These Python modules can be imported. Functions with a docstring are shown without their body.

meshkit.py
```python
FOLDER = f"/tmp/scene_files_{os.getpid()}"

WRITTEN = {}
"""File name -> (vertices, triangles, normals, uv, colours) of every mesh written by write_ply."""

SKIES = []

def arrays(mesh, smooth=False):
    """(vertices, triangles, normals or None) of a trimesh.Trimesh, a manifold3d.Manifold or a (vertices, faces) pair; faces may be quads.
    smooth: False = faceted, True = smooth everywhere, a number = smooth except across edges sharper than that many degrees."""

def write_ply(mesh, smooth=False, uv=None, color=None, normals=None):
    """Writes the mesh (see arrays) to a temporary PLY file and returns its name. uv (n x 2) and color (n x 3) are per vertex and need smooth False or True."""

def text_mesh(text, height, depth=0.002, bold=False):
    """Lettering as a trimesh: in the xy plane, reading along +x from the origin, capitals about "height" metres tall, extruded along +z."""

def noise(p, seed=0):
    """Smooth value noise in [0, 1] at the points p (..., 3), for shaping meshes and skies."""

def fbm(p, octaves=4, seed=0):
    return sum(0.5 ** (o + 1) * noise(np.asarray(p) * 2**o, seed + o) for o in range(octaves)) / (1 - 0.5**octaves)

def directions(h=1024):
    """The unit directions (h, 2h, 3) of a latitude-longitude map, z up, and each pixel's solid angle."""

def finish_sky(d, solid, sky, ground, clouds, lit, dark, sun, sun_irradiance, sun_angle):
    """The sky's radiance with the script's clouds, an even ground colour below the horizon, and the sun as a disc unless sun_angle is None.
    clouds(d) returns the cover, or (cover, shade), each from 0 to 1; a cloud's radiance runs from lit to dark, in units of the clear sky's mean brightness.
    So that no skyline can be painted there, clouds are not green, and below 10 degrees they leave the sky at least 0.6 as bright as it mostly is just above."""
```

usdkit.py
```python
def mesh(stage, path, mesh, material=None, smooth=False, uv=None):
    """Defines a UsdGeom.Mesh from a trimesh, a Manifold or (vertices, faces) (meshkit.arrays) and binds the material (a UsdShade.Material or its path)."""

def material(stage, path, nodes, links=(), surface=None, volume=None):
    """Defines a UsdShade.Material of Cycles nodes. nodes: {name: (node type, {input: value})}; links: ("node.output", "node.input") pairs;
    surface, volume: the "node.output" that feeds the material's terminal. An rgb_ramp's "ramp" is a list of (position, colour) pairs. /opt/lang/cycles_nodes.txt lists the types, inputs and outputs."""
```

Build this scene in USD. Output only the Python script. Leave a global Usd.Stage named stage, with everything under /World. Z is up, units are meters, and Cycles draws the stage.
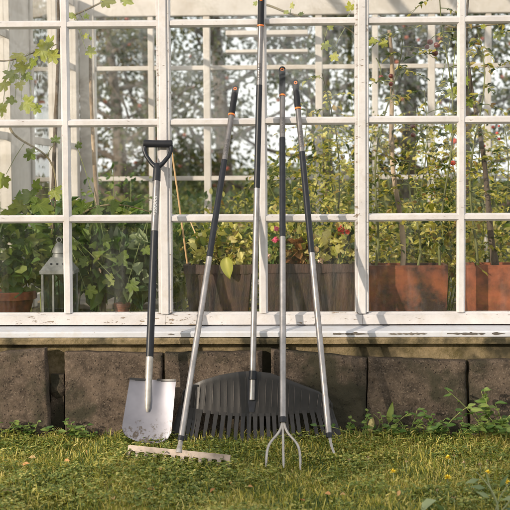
import math, random
import numpy as np
import trimesh, manifold3d
import usdkit, meshkit
from scipy.sparse import coo_matrix
from scipy.sparse.csgraph import connected_components
from shapely.geometry import Polygon
from pxr import Usd, UsdGeom, UsdLux, UsdShade, Gf, Sdf, Vt

rng = np.random.default_rng(7)
random.seed(7)
stage = Usd.Stage.CreateInMemory()
UsdGeom.SetStageUpAxis(stage, 'Z')
UsdGeom.SetStageMetersPerUnit(stage, 1.0)
UsdGeom.Xform.Define(stage, '/World')
UsdGeom.Scope.Define(stage, '/World/Looks')

# ---------------------------------------------------------------- camera
EYE = np.array([0.166, -5.0, 0.97])
FPX = 1285.0                                   # focal length in pixels of a 510-pixel-wide picture
YAW, PITCH, ROLL = math.radians(1.9), math.radians(3.34), math.radians(0.35)
FWD = np.array([-math.sin(YAW) * math.cos(PITCH), math.cos(YAW) * math.cos(PITCH), -math.sin(PITCH)])
R0 = np.cross(FWD, [0, 0, 1.0]); R0 /= np.linalg.norm(R0)
U0 = np.cross(R0, FWD)
RIGHT = R0 * math.cos(ROLL) - U0 * math.sin(ROLL)
UP = U0 * math.cos(ROLL) + R0 * math.sin(ROLL)
cam = UsdGeom.Camera.Define(stage, '/World/camera')
cam.CreateHorizontalApertureAttr(36.0)
cam.CreateVerticalApertureAttr(36.0)
cam.CreateFocalLengthAttr(36.0 * FPX / 510.0)
cam.CreateFStopAttr(5.4)
cam.CreateFocusDistanceAttr(4.86)
cam.CreateClippingRangeAttr(Gf.Vec2f(0.05, 5000))
cam.CreateExposureAttr(0.54)
cam.AddTransformOp().Set(Gf.Matrix4d(*RIGHT, 0, *UP, 0, *(-FWD), 0, *EYE, 1))

# ---------------------------------------------------------------- sky and sun
SUN_AZ, SUN_EL = math.radians(-137.0), math.radians(17.0)      # az = atan2(x, y): front left of the wall
SUN = np.array([math.sin(SUN_AZ) * math.cos(SUN_EL), math.cos(SUN_AZ) * math.cos(SUN_EL), math.sin(SUN_EL)])
sky = UsdLux.DomeLight.Define(stage, '/World/sky')
sky.GetPrim().SetCustomDataByKey('kind', 'structure')
skym = usdkit.material(stage, '/World/Looks/sky_air', {
    's': ('sky_texture', {'sky_type': 'single_scattering', 'sun_disc': False, 'sun_elevation': SUN_EL, 'sun_rotation': SUN_AZ, 'altitude': 60.0, 'air_density': 1.0, 'aerosol_density': 2.2, 'ozone_density': 1.0}),
    'tc': ('texture_coordinate', {}), 'n': ('noise_texture', {'scale': 2.6, 'detail': 5.0, 'roughness': 0.55}),
    'r': ('rgb_ramp', {'ramp': [(0.30, (0.35, 0.35, 0.35)), (0.6, (0.95, 0.95, 0.95))]}),
    'bw': ('rgb_to_bw', {}), 'x': ('mix_color', {'b': (14.5, 14.4, 14.2)}),
    'b': ('background_shader', {'strength': 0.085})},
    [('tc.generated', 'n.vector'), ('n.fac', 'r.fac'), ('r.color', 'bw.color'), ('bw.val', 'x.fac'), ('s.color', 'x.a'), ('x.result', 'b.color')], surface='b.background')
UsdShade.MaterialBindingAPI.Apply(sky.GetPrim()).Bind(skym)
sun = UsdLux.DistantLight.Define(stage, '/World/sun')
sun.CreateIntensityAttr(0.92); sun.CreateAngleAttr(0.6); sun.CreateNormalizeAttr(True)
sun.CreateColorAttr(Gf.Vec3f(1.0, 0.865, 0.70))
_z = SUN; _x = np.cross([0, 0, 1.0], _z); _x /= np.linalg.norm(_x); _y = np.cross(_z, _x)
sun.AddTransformOp().Set(Gf.Matrix4d(*_x, 0, *_y, 0, *_z, 0, 0, 0, 20, 1))

# ---------------------------------------------------------------- helpers: pixels to places
def ray(px, py):
    return FWD * FPX + RIGHT * (px - 255.0) + UP * (255.0 - py)
def P(px, py, Y):
    d = ray(px, py)
    return EYE + d * ((Y - EYE[1]) / d[1])
def ground_z(x, y):
    s = np.maximum(0.0, -0.10 - np.asarray(y, float))
    x = np.asarray(x, float)
    return -0.085 * (1 - np.exp(-s / 1.4)) + 0.012 * np.sin(x * 3.1 + 0.6) * np.clip(s * 4, 0, 1) * np.cos(s * 5.0) * np.exp(-s / 3)
def PZ(px, py, dz=0.0):
    d = ray(px, py)
    lo, hi = 2.0 / abs(d[1]), 5.0 / abs(d[1])
    for _ in range(50):
        t = (lo + hi) / 2
        p = EYE + d * t
        if p[2] > ground_z(p[0], p[1]) + dz: lo = t
        else: hi = t
    return EYE + d * lo

# ---------------------------------------------------------------- helpers: prims
used, LOC = {}, {}
def numbered(parent, name):
    k = (parent, name); n = used.get(k, 0); used[k] = n + 1
    return name if n == 0 else f'{name}_{n:03d}'
def tag(prim, label=None, cat=None, group=None, kind=None):
    prim = prim.GetPrim() if hasattr(prim, 'GetPrim') else prim
    for k, v in (('label', label), ('category', cat), ('group', group), ('kind', kind)):
        if v: prim.SetCustomDataByKey(k, v)
    return prim
def thing(name, label, cat, loc=(0, 0, 0), group=None, kind=None):
    path = '/World/' + numbered('/World', name)
    x = UsdGeom.Xform.Define(stage, path)
    x.AddTranslateOp().Set(Gf.Vec3d(*map(float, loc)))
    LOC[path] = np.array(loc, float)
    tag(x, label, cat, group, kind)
    return path
def obj(parent, name, mesh, mat, smooth=False, label=None, cat=None, group=None, kind=None):
    """One Mesh prim; mesh vertices are in world coordinates, its thing's base is taken off."""
    parent = parent or '/World'
    path = parent + '/' + numbered(parent, name)
    if hasattr(mesh, 'to_mesh') or isinstance(mesh, tuple):
        v, f, _ = meshkit.arrays(mesh)
        mesh = trimesh.Trimesh(v, f, process=False)
    base = LOC.get(parent, np.zeros(3))
    m2 = trimesh.Trimesh(np.asarray(mesh.vertices) - base, mesh.faces, process=False)
    m = usdkit.mesh(stage, path, m2, M[mat], smooth=smooth)
    if mat in LEAFY: tone(m, m2)
    LOC[path] = base
    tag(m, label, cat, group, kind)
    return path
LEAFY = set()
def tone(prim, m, seed=0):
    """A random number for each separate leaf of the mesh, as the primvar "tone"."""
    n = len(m.vertices); f = np.asarray(m.faces)
    g = coo_matrix((np.ones(2 * len(f)), (np.r_[f[:, 0], f[:, 1]], np.r_[f[:, 1], f[:, 2]])), shape=(n, n))
    k, lab = connected_components(g, directed=False)
    r = np.random.default_rng(int(1e4 * abs(float(np.asarray(m.vertices)[0].sum()))) % 100003 + seed).random(k)
    UsdGeom.PrimvarsAPI(prim).CreatePrimvar('tone', Sdf.ValueTypeNames.FloatArray, 'vertex').Set(Vt.FloatArray.FromNumpy(r[lab].astype(np.float32)))
def dup(src, name, loc, rz=0.0, s=1.0, label=None, cat=None, group=None):
    path = '/World/' + numbered('/World', name)
    x = UsdGeom.Xform.Define(stage, path)
    x.GetPrim().GetReferences().AddInternalReference(src)
    x.ClearXformOpOrder()
    x.AddTransformOp(opSuffix='put').Set(Gf.Matrix4d(s * math.cos(rz), s * math.sin(rz), 0, 0, -s * math.sin(rz), s * math.cos(rz), 0, 0, 0, 0, s, 0, *map(float, loc), 1))
    x.GetPrim().SetInstanceable(True)
    tag(x, label, cat, group)
    return path

# ---------------------------------------------------------------- helpers: shapes
def cat_(ms):
    return trimesh.util.concatenate(ms)
def box(x0, x1, y0, y1, z0, z1, c=0.0):
    e = np.array([x1 - x0, y1 - y0, z1 - z0]); mid = np.array([x0 + x1, y0 + y1, z0 + z1]) / 2
    if c <= 0:
        b = trimesh.creation.box(e); b.apply_translation(mid); return b
    c = min(c, 0.45 * e.min())
    pts = []
    for s in np.ndindex(2, 2, 2):
        sg = np.array(s) * 2 - 1
        for k in range(3):
            q = sg * (e / 2 - c); q[k] = sg[k] * e[k] / 2
            pts.append(q)
    h = trimesh.convex.convex_hull(np.array(pts)); h.apply_translation(mid); return h
def prism(profile, a, b, xdir, ydir):
    """Extrudes a 2-D convex or simple profile from a to b; profile axes are xdir and ydir."""
    prof = np.asarray(profile, float); a = np.asarray(a, float); b = np.asarray(b, float)
    n = len(prof)
    off = prof[:, :1] * np.asarray(xdir, float) + prof[:, 1:] * np.asarray(ydir, float)
    v = np.vstack([a + off, b + off])
    f = []
    for i in range(n):
        j = (i + 1) % n
        f += [[i, j, n + j], [i, n + j, n + i]]
    for i in range(1, n - 1):
        f += [[0, i + 1, i], [n, n + i, n + i + 1]]
    m = trimesh.Trimesh(v, f, process=False)
    if m.volume < 0: m.invert()
    return m
def tube(pts, radii, n=10, caps=True):
    pts = np.asarray(pts, float); radii = np.broadcast_to(np.asarray(radii, float), len(pts))
    t = np.gradient(pts, axis=0)
    for i in range(len(t)):
        if np.linalg.norm(t[i]) < 1e-9: t[i] = t[i - 1] if i else pts[-1] - pts[0]
    t /= np.linalg.norm(t, axis=1)[:, None]
    ref = np.array([0, 1.0, 0]) if abs(t[0][1]) < 0.8 else np.array([1.0, 0, 0])
    u = np.cross(t[0], ref); u /= np.linalg.norm(u)
    rings = []
    a = np.linspace(0, 2 * np.pi, n, endpoint=False)
    for i in range(len(pts)):
        u = u - t[i] * (u @ t[i]); u /= np.linalg.norm(u)
        w = np.cross(t[i], u)
        rings.append(pts[i] + radii[i] * (np.cos(a)[:, None] * u + np.sin(a)[:, None] * w))
    v = np.vstack(rings); f = []
    for i in range(len(pts) - 1):
        for k in range(n):
            p, q = i * n + k, i * n + (k + 1) % n
            f += [[p, q, q + n], [p, q + n, p + n]]
    if caps:
        c0, c1 = len(v), len(v) + 1
        v = np.vstack([v, pts[0], pts[-1]])
        last = (len(pts) - 1) * n
        for k in range(n):
            f += [[c0, (k + 1) % n, k], [c1, last + k, last + (k + 1) % n]]
    return trimesh.Trimesh(v, f, process=False)
def grid_solid(front, back):
    """A closed skin between two (h, w, 3) grids of points."""
    h, w = front.shape[:2]
    v = np.vstack([front.reshape(-1, 3), back.reshape(-1, 3)]); f = []; o = h * w
    for i in range(h - 1):
        for j in range(w - 1):
            a, b, c, d = i * w + j, i * w + j + 1, (i + 1) * w + j + 1, (i + 1) * w + j
            f += [[a, b, c], [a, c, d], [o + a, o + c, o + b], [o + a, o + d, o + c]]
    rim = [i for i in range(w)] + [i * w + w - 1 for i in range(1, h)] + [(h - 1) * w + j for j in range(w - 2, -1, -1)] + [i * w for i in range(h - 2, 0, -1)]
    for i in range(len(rim)):
        a, b = rim[i], rim[(i + 1) % len(rim)]
        f += [[b, a, o + a], [b, o + a, o + b]]
    m = trimesh.Trimesh(v, f, process=False)
    m.fix_normals()
    return m
def unit(a):
    a = np.asarray(a, float); return a / np.maximum(np.linalg.norm(a, axis=-1, keepdims=True), 1e-9)
# leaf outlines: x from stalk to tip, y across, z up
def leaf_oval(w=0.45, cup=0.10):
    v = [(0, 0, 0), (.28, w * .45, cup), (.28, -w * .45, cup), (.62, w * .42, cup), (.62, -w * .42, cup), (1, 0, -.10), (.32, 0, 0), (.66, 0, -.03)]
    f = [(0, 6, 1), (0, 2, 6), (1, 6, 7), (1, 7, 3), (2, 7, 6), (2, 4, 7), (3, 7, 5), (4, 5, 7)]
    return np.array(v, float), np.array(f)
def leaf_big(seed=0, w=.55, n=6, m=4):
    """A single leaf as a bent sheet with a pointed outline, a raised fold along the midrib and a wavy rim. Returns vertices, faces, veins."""
    r = np.random.default_rng(seed)
    t = np.linspace(0, 1, n + 1); q = np.linspace(-1, 1, m + 1)
    droop, cup, ph = r.uniform(.1, .5), r.uniform(.05, .35), r.uniform(0, 6)
    hw = w / 2 * np.sin(np.pi * t ** .72) ** .85 + .004
    v = np.array([(a, hw[i] * b, cup * w * b * b * .5 - droop * a * a * .5 + .025 * math.sin(9 * a + ph) * abs(b)) for i, a in enumerate(t) for b in q])
    vn = np.array([max(0.0, 1 - abs(b) * 2) for a in t for b in q])
    f = []
    for i in range(n):
        for j in range(m):
            a = i * (m + 1) + j
            f += [(a, a + m + 1, a + m + 2), (a, a + m + 2, a + 1)]
    return v, np.array(f), vn
def leaf_lance(w=0.2):
    return np.array([(0, 0, 0), (.45, w / 2, .04), (.45, -w / 2, .04), (1, 0, -.12)], float), np.array([(0, 2, 1), (1, 2, 3)])
def leaf_palm(seed=0):
    """A grape leaf: five toothed lobes, the blade sunk between the veins and curled at the rim. Returns vertices, faces, veins."""
    r = np.random.default_rng(seed)
    k = 60; th = np.linspace(-np.pi, np.pi, k, endpoint=False)
    lobes = [(0, 1.0, .60), (.98, .90, .58), (-.98, .90, .58), (1.98, .74, .62), (-1.98, .74, .62)]
    rad = np.full(k, .50); vein = np.zeros(k)
    for a, l, w in lobes:
        a += r.normal(0, .05); l *= 1 + r.normal(0, .07)
        d = np.abs((th - a + np.pi) % (2 * np.pi) - np.pi)
        rad = np.maximum(rad, l * np.exp(-(d / w) ** 2 * .85)); vein = np.maximum(vein, np.clip(1 - d / .11, 0, 1))
    rad *= np.where(np.abs(th) > 2.85, .45, 1.0) * (1 + .07 * np.where(np.arange(k) % 3 == 0, 1, -.4) + r.normal(0, .02, k))
    v, vn, f = [(0, 0, 0)], [1.0], []
    cu, sl = r.uniform(-.30, .05), r.uniform(-.15, .25)
    for q in (.33, .68, 1.0):
        x, y = .62 * rad * q * np.cos(th), .62 * rad * q * np.sin(th)
        z = .05 * (1 - vein) * q * (1 - q) * -4 * .6 + cu * q * q * rad * .6 + sl * y * y + r.normal(0, .012, k) * q
        v += list(zip(x, y, z)); vn += list(vein * (1 - .5 * q))
    for i in range(k):
        j = (i + 1) % k
        f.append((0, 1 + i, 1 + j))
        for q in range(2):
            a, b = 1 + q * k, 1 + (q + 1) * k
            f += [(a + i, b + i, b + j), (a + i, b + j, a + j)]
    return np.array(v, float) + [.3, 0, 0], np.array(f), np.array(vn)
def leaf_quad():
    return np.array([(0, 0, 0), (.5, .33, .05), (.5, -.33, .05), (1, 0, -.05)], float), np.array([(0, 2, 1), (1, 2, 3)])
def scatter(template, pos, direc, nrm, size):
    tv, tf = template
    d = unit(direc); n = np.asarray(nrm, float); n = unit(n - d * (n * d).sum(-1, keepdims=True)); s = np.cross(n, d)
    size = np.broadcast_to(np.asarray(size, float), len(pos))[:, None, None]
    v = np.asarray(pos)[:, None, :] + size * (tv[None, :, :1] * d[:, None] + tv[None, :, 1:2] * s[:, None] + tv[None, :, 2:] * n[:, None])
    f = tf[None] + (np.arange(len(pos)) * len(tv))[:, None, None]
    return trimesh.Trimesh(v.reshape(-1, 3), f.reshape(-1, 3), process=False)
def scatter_mix(w, pos, direc, nrm, size):
    """Leaves of several curls and widths mixed."""
    n = len(pos); size = np.broadcast_to(size, n); kinds = [(w, .10, -.10), (w * .8, .22, -.30), (w * 1.15, -.06, -.22), (w * .9, .30, .12)]
    out = []
    for i, (ww, cup, tip) in enumerate(kinds):
        m = np.arange(n) % len(kinds) == i
        if m.any():
            tv, tf = leaf_oval(ww, cup); tv = tv.copy(); tv[5, 2] = tip; tv[7, 2] = tip * .35
            out.append(scatter((tv, tf), pos[m], direc[m], nrm[m], size[m]))
    return trimesh.util.concatenate(out)
def rand_unit(n, r=rng):
    return unit(r.normal(size=(n, 3)))

# ---------------------------------------------------------------- materials
M = {}
def mat(name, nodes, links, surface='p.BSDF'):
    M[name] = usdkit.material(stage, '/World/Looks/' + name, nodes, links, surface=surface)
def plain(name, c1, c2, scale=8.0, rough=0.6, bump=0.0, bscale=None, metallic=0.0, detail=4.0, spec=0.5, stretch=(1, 1, 1), lo=0.35, hi=0.65, bdist=0.004):
    nodes = {'g': ('geometry', {}), 'mp': ('mapping', {'scale': stretch}), 'n': ('noise_texture', {'scale': scale, 'detail': detail, 'roughness': 0.6}),
             'r': ('rgb_ramp', {'ramp': [(lo, c1), (hi, c2)]}), 'p': ('principled_bsdf', {'roughness': rough, 'metallic': metallic, 'specular_ior_level': spec})}
    links = [('g.position', 'mp.vector'), ('mp.vector', 'n.vector'), ('n.fac', 'r.fac'), ('r.color', 'p.base_color')]
    if bump:
        nodes['n2'] = ('noise_texture', {'scale': bscale or scale * 4, 'detail': 5.0, 'roughness': 0.65}); nodes['b'] = ('bump', {'strength': bump, 'distance': bdist})
        links += [('mp.vector', 'n2.vector'), ('n2.fac', 'b.height'), ('b.normal', 'p.normal')]
    mat(name, nodes, links)
def leafy(name, ramp, trans=0.35, tcol=None, rough=0.45, nscale=3.0, spec=0.35, amp=1.5):
    """Leaves: each leaf its own tone, light passing through."""
    k = len(ramp)
    stops = [(i / (k - 1), c) for i, c in enumerate(ramp)]
    tst = [(p, tuple(min(1, x * m) for x, m in zip(c, tcol or (2.1, 2.0, 1.0)))) for p, c in stops]
    LEAFY.add(name)
    mat(name, {'g': ('geometry', {}), 'at': ('attribute', {'attribute': 'tone'}), 'n': ('noise_texture', {'scale': nscale, 'detail': 3.0}), 'a': ('math', {'math_type': 'multiply_add', 'value2': amp, 'value3': -amp / 2}), 'av': ('attribute', {'attribute': 'vein'}), 'mv': ('mix_color', {'blend_type': 'multiply', 'b': (1.9, 1.7, 1.5)}), 'vb': ('math', {'math_type': 'multiply', 'value2': .55}),
               's': ('math', {'math_type': 'add', 'use_clamp': True}), 'r': ('rgb_ramp', {'ramp': stops}), 'r2': ('rgb_ramp', {'ramp': tst}),
               'n2': ('noise_texture', {'scale': 60.0, 'detail': 3.0}), 'b': ('bump', {'strength': 0.35, 'distance': 0.003}),
               'p': ('principled_bsdf', {'roughness': rough, 'specular_ior_level': spec}), 't': ('translucent_bsdf', {}), 'm': ('mix_closure', {'fac': trans})},
        [('g.position', 'n.vector'), ('n.fac', 'a.value1'), ('at.fac', 's.value1'), ('a.value', 's.value2'), ('s.value', 'r.fac'), ('s.value', 'r2.fac'),
         ('g.position', 'n2.vector'), ('n2.fac', 'b.height'), ('b.normal', 'p.normal'),
         ('r.color', 'mv.a'), ('av.fac', 'vb.value1'), ('vb.value', 'mv.fac'), ('mv.result', 'p.base_color'), ('r2.color', 't.color'), ('p.BSDF', 'm.closure1'), ('t.BSDF', 'm.closure2')], surface='m.closure')

def paint(name, c1, c2, chip_lo, chip_hi, under=((.10, .07, .05), (.22, .17, .12)), dirt=(.36, .31, .25)):
    """Old oil paint on wood: blotchy white, dirt in streaks, chips down to grey-brown wood, brush relief."""
    mat(name, {'g': ('geometry', {}), 'n': ('noise_texture', {'scale': 5.0, 'detail': 6.0, 'roughness': 0.7}), 'r': ('rgb_ramp', {'ramp': [(.3, c1), (.7, c2)]}),
               'mp': ('mapping', {'scale': (26.0, 40.0, 90.0)}), 'n2': ('noise_texture', {'scale': 1.0, 'detail': 6.0, 'roughness': 0.75}),
               'n3': ('noise_texture', {'scale': 3.2, 'detail': 2.0}), 'ad': ('math', {'math_type': 'multiply_add', 'value2': 0.35}),
               'cr': ('rgb_ramp', {'ramp': [(chip_lo, (0, 0, 0)), (chip_hi, (1, 1, 1))]}), 'cb': ('rgb_to_bw', {}),
               'u': ('rgb_ramp', {'ramp': [(.3, under[0]), (.7, under[1])]}), 'dr': ('rgb_ramp', {'ramp': [(.50, (0, 0, 0)), (.78, (.55, .55, .55))]}), 'db': ('rgb_to_bw', {}),
               'n4': ('noise_texture', {'scale': 19.0, 'detail': 6.0, 'roughness': 0.7}),
               'm0': ('mix_color', {'b': dirt}), 'm1': ('mix_color', {}),
               'mp2': ('mapping', {'scale': (60.0, 60.0, 60.0)}), 'n5': ('noise_texture', {'scale': 2.0, 'detail': 6.0, 'roughness': 0.7}), 'su': ('math', {'math_type': 'multiply_add', 'value2': -1.6}), 'b': ('bump', {'strength': 0.5, 'distance': 0.0016}),
               'p': ('principled_bsdf', {'roughness': 0.52, 'specular_ior_level': 0.4})},
        [('g.position', 'n.vector'), ('n.fac', 'r.fac'), ('g.position', 'mp.vector'), ('mp.vector', 'n2.vector'), ('g.position', 'n3.vector'), ('n3.fac', 'ad.value1'), ('n2.fac', 'ad.value3'),
         ('ad.value', 'cr.fac'), ('cr.color', 'cb.color'), ('n2.fac', 'u.fac'), ('g.position', 'n4.vector'), ('n4.fac', 'dr.fac'), ('dr.color', 'db.color'), ('db.val', 'm0.fac'), ('r.color', 'm0.a'),
         ('cb.val', 'm1.fac'), ('m0.result', 'm1.a'), ('u.color', 'm1.b'), ('m1.result', 'p.base_color'),
         ('g.position', 'mp2.vector'), ('mp2.vector', 'n5.vector'), ('cb.val', 'su.value1'), ('n5.fac', 'su.value3'), ('su.value', 'b.height'), ('b.normal', 'p.normal')])
paint('paint_bar', (.365, .350, .348), (.535, .517, .515), .83, .87)
paint('paint_rail', (.365, .350, .348), (.535, .517, .515), .775, .815)
paint('paint_sill', (.36, .37, .395), (.47, .48, .515), .86, .90)
paint('paint_inside', (.42, .385, .355), (.54, .505, .475), .90, .95)
def glass(name, dust, wav, tint=(.982, .988, .984)):
    """Old window glass: Schlick reflection that holds for both faces, slight waves, patchy grime with run-down streaks."""
    mat(name, {'g': ('geometry', {}), 'n': ('noise_texture', {'scale': 3.5, 'detail': 1.0}), 'b': ('bump', {'strength': wav, 'distance': 0.02}), 'lw': ('layer_weight', {'blend': 0.5}), 'pw': ('math', {'math_type': 'power', 'value2': 5.0}), 'fr': ('math', {'math_type': 'multiply_add', 'value2': 0.95, 'value3': 0.036}),
               't': ('transparent_bsdf', {'color': tint}), 'gl': ('glossy_bsdf', {'color': (1, 1, 1), 'roughness': 0.0}), 'm': ('mix_closure', {}),
               'mp': ('mapping', {'scale': (14.0, 14.0, 2.2)}), 'n2': ('noise_texture', {'scale': 1.0, 'detail': 7.0, 'roughness': 0.7}), 'd': ('map_range', {'from_min': .50, 'from_max': .78, 'to_min': 0.0, 'to_max': dust, 'clamp': True}),
               'df': ('diffuse_bsdf', {'color': (.72, .70, .66)}), 'o': ('mix_closure', {})},
        [('g.position', 'n.vector'), ('n.fac', 'b.height'), ('b.normal', 'gl.normal'), ('lw.facing', 'pw.value1'), ('pw.value', 'fr.value1'), ('fr.value', 'm.fac'), ('t.BSDF', 'm.closure1'), ('gl.BSDF', 'm.closure2'),
         ('g.position', 'mp.vector'), ('mp.vector', 'n2.vector'), ('n2.fac', 'd.value'), ('d.result', 'o.fac'), ('m.closure', 'o.closure1'), ('df.BSDF', 'o.closure2')], surface='o.closure')
glass('old_glass', .020, .10)
glass('back_glass', .02, .10)
glass('lantern_glass', .03, .04, (.55, .64, .57))
plain('soil', (.035, .028, .02), (.075, .062, .042), 9, .95, .6, 70, bdist=.01)
plain('turf_soil', (.045, .045, .018), (.10, .085, .035), 14, .95, .8, 90, bdist=.012)
plain('floor_gravel', (.06, .05, .04), (.13, .115, .095), 30, .9, .6, 120)
plain('black_plastic', (.006, .007, .010), (.010, .012, .017), 60, .38, .15, 700, bdist=.0006, spec=.3)
plain('black_grip', (.006, .007, .010), (.010, .011, .015), 60, .6, .3, 900, bdist=.0006, spec=.25)
plain('rib_plastic_sunlit', (.05, .043, .038), (.10, .085, .076), 40, .5)  # lighter than the fan, painting in the sun caught on its ribs
plain('rake_plastic_tread_shade', (.006, .0055, .005), (.014, .012, .011), 22, .40, .25, 320, spec=.4, bdist=.0008)
plain('orange_plastic', (.60, .13, .015), (.75, .20, .03), 40, .4)
plain('aluminium', (.20, .19, .185), (.30, .285, .28), 24, .40, .15, 300, metallic=.8, bdist=.0004)
plain('grey_tube', (.13, .122, .12), (.18, .17, .165), 30, .36, .1, 400, metallic=.7, bdist=.0004)
plain('lettering_grey', (.36, .36, .37), (.42, .42, .43), 30, .5)
plain('lettering_dark', (.06, .058, .06), (.085, .08, .08), 30, .5)
plain('galvanised', (.26, .24, .22), (.36, .34, .31), 45, .45, .2, 300, metallic=.5, bdist=.0005)
plain('rake_steel', (.145, .115, .090), (.235, .19, .155), 38, .5, .3, 260, metallic=.25, bdist=.0006)
plain('tin', (.10, .105, .10), (.21, .215, .21), 26, .5, .25, 160, metallic=.3, bdist=.001)
plain('terracotta', (.055, .018, .010), (.26, .072, .028), 9, .7, .5, 90, detail=8.0, lo=.38, hi=.60, bdist=.002)
plain('terracotta_dark', (.022, .009, .006), (.19, .054, .021), 8, .5, .5, 90, detail=8.0, lo=.40, hi=.60, bdist=.002)
plain('old_planter', (.007, .0045, .004), (.070, .034, .022), 6, .65, .8, 40, detail=8.0, lo=.34, hi=.66, stretch=(5, 5, .9), bdist=.004)
plain('cane', (.40, .23, .10), (.62, .42, .22), 12, .6, .3, 60, stretch=(1, 1, .2))
plain('bark_pale', (.10, .07, .05), (.48, .36, .25), 14, .8, .5, 70, stretch=(1, 1, .45))
plain('bark_dark', (.045, .032, .024), (.12, .09, .065), 9, .9, .8, 40, stretch=(1, 1, .3), bdist=.02)
plain('twig', (.10, .075, .04), (.20, .16, .08), 12, .7, .3, 90)
plain('stem_green', (.10, .14, .035), (.24, .26, .08), 16, .55)
plain('stem_dark', (.06, .065, .022), (.15, .16, .05), 16, .6)
plain('stem_pale', (.16, .19, .09), (.28, .30, .17), 16, .6)
plain('tomato_dark', (.10, .022, .018), (.22, .05, .03), 14, .28)
plain('tomato_red', (.42, .03, .015), (.62, .09, .03), 14, .3)
plain('apple_red', (.20, .03, .015), (.34, .09, .03), 14, .4)
plain('petal_pink', (.70, .06, .16), (.85, .20, .32), 30, .6)
plain('petal_red', (.65, .03, .015), (.85, .10, .04), 30, .6)
plain('petal_pale', (.75, .50, .38), (.85, .66, .55), 30, .6)
plain('petal_yellow', (.70, .52, .03), (.80, .62, .06), 40, .6)
plain('bud', (.32, .22, .13), (.46, .34, .2), 40, .7)
plain('old_wood', (.055, .046, .038), (.14, .12, .10), 8, .8, .4, 60, stretch=(.2, 1, 1))
leafy('grass_blade', [(.035, .065, .012), (.105, .135, .024), (.225, .228, .040), (.38, .34, .07), (.50, .41, .14)], .30, (1.5, 1.5, .8), .5, 3.0, amp=1.8)
leafy('clover', [(.07, .10, .02), (.12, .16, .03), (.20, .22, .05), (.38, .34, .10)], .25, None, .5, 5.0, amp=2.0)
leafy('weed_leaf', [(.04, .085, .02), (.075, .13, .03), (.14, .19, .05)], .3, None, .45, 6.0)
leafy('dock_dry', [(.30, .26, .10), (.42, .36, .16)], .3, (1.4, 1.3, .9))
leafy('vine_leaf', [(.14, .19, .03), (.24, .28, .045), (.38, .38, .08)], .45, (1.9, 1.8, 1.0), .45, 5.0)
leafy('vine_dark', [(.07, .11, .022), (.13, .18, .035), (.22, .25, .05)], .4, None, .45, 5.0)
leafy('pot_leaf', [(.03, .065, .016), (.07, .13, .03), (.14, .20, .05), (.28, .30, .10)], .3, None, .45, 6.0)
leafy('sage_leaf', [(.045, .085, .04), (.085, .13, .06), (.15, .19, .09), (.26, .30, .18)], .25, (1.5, 1.6, 1.0), .5, 5.0)
leafy('tomato_leaf', [(.018, .036, .008), (.06, .095, .014), (.19, .19, .028), (.38, .34, .06), (.58, .52, .17), (.24, .14, .045)], .45, (1.7, 1.6, .8), .5, 2.5)
leafy('lime_leaf', [(.025, .05, .010), (.11, .16, .022), (.30, .31, .05), (.54, .50, .12), (.74, .68, .32), (.30, .20, .06)], .4, (1.5, 1.4, .8), .5, 4.0)
leafy('rust_leaf', [(.16, .07, .03), (.26, .12, .04), (.30, .20, .06)], .35, (1.5, 1.3, .8), .5, 5.0)
leafy('fallen', [(.30, .13, .05), (.42, .22, .08), (.36, .26, .12)], .2, (1.3, 1.2, 1.0), .6, 9.0)
leafy('tree_green', [(.014, .026, .008), (.030, .046, .012), (.055, .070, .018), (.11, .10, .026)], .3, None, .5, .6)
leafy('tree_dark', [(.010, .018, .007), (.020, .032, .010), (.040, .052, .016)], .22, None, .5, .6)
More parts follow.
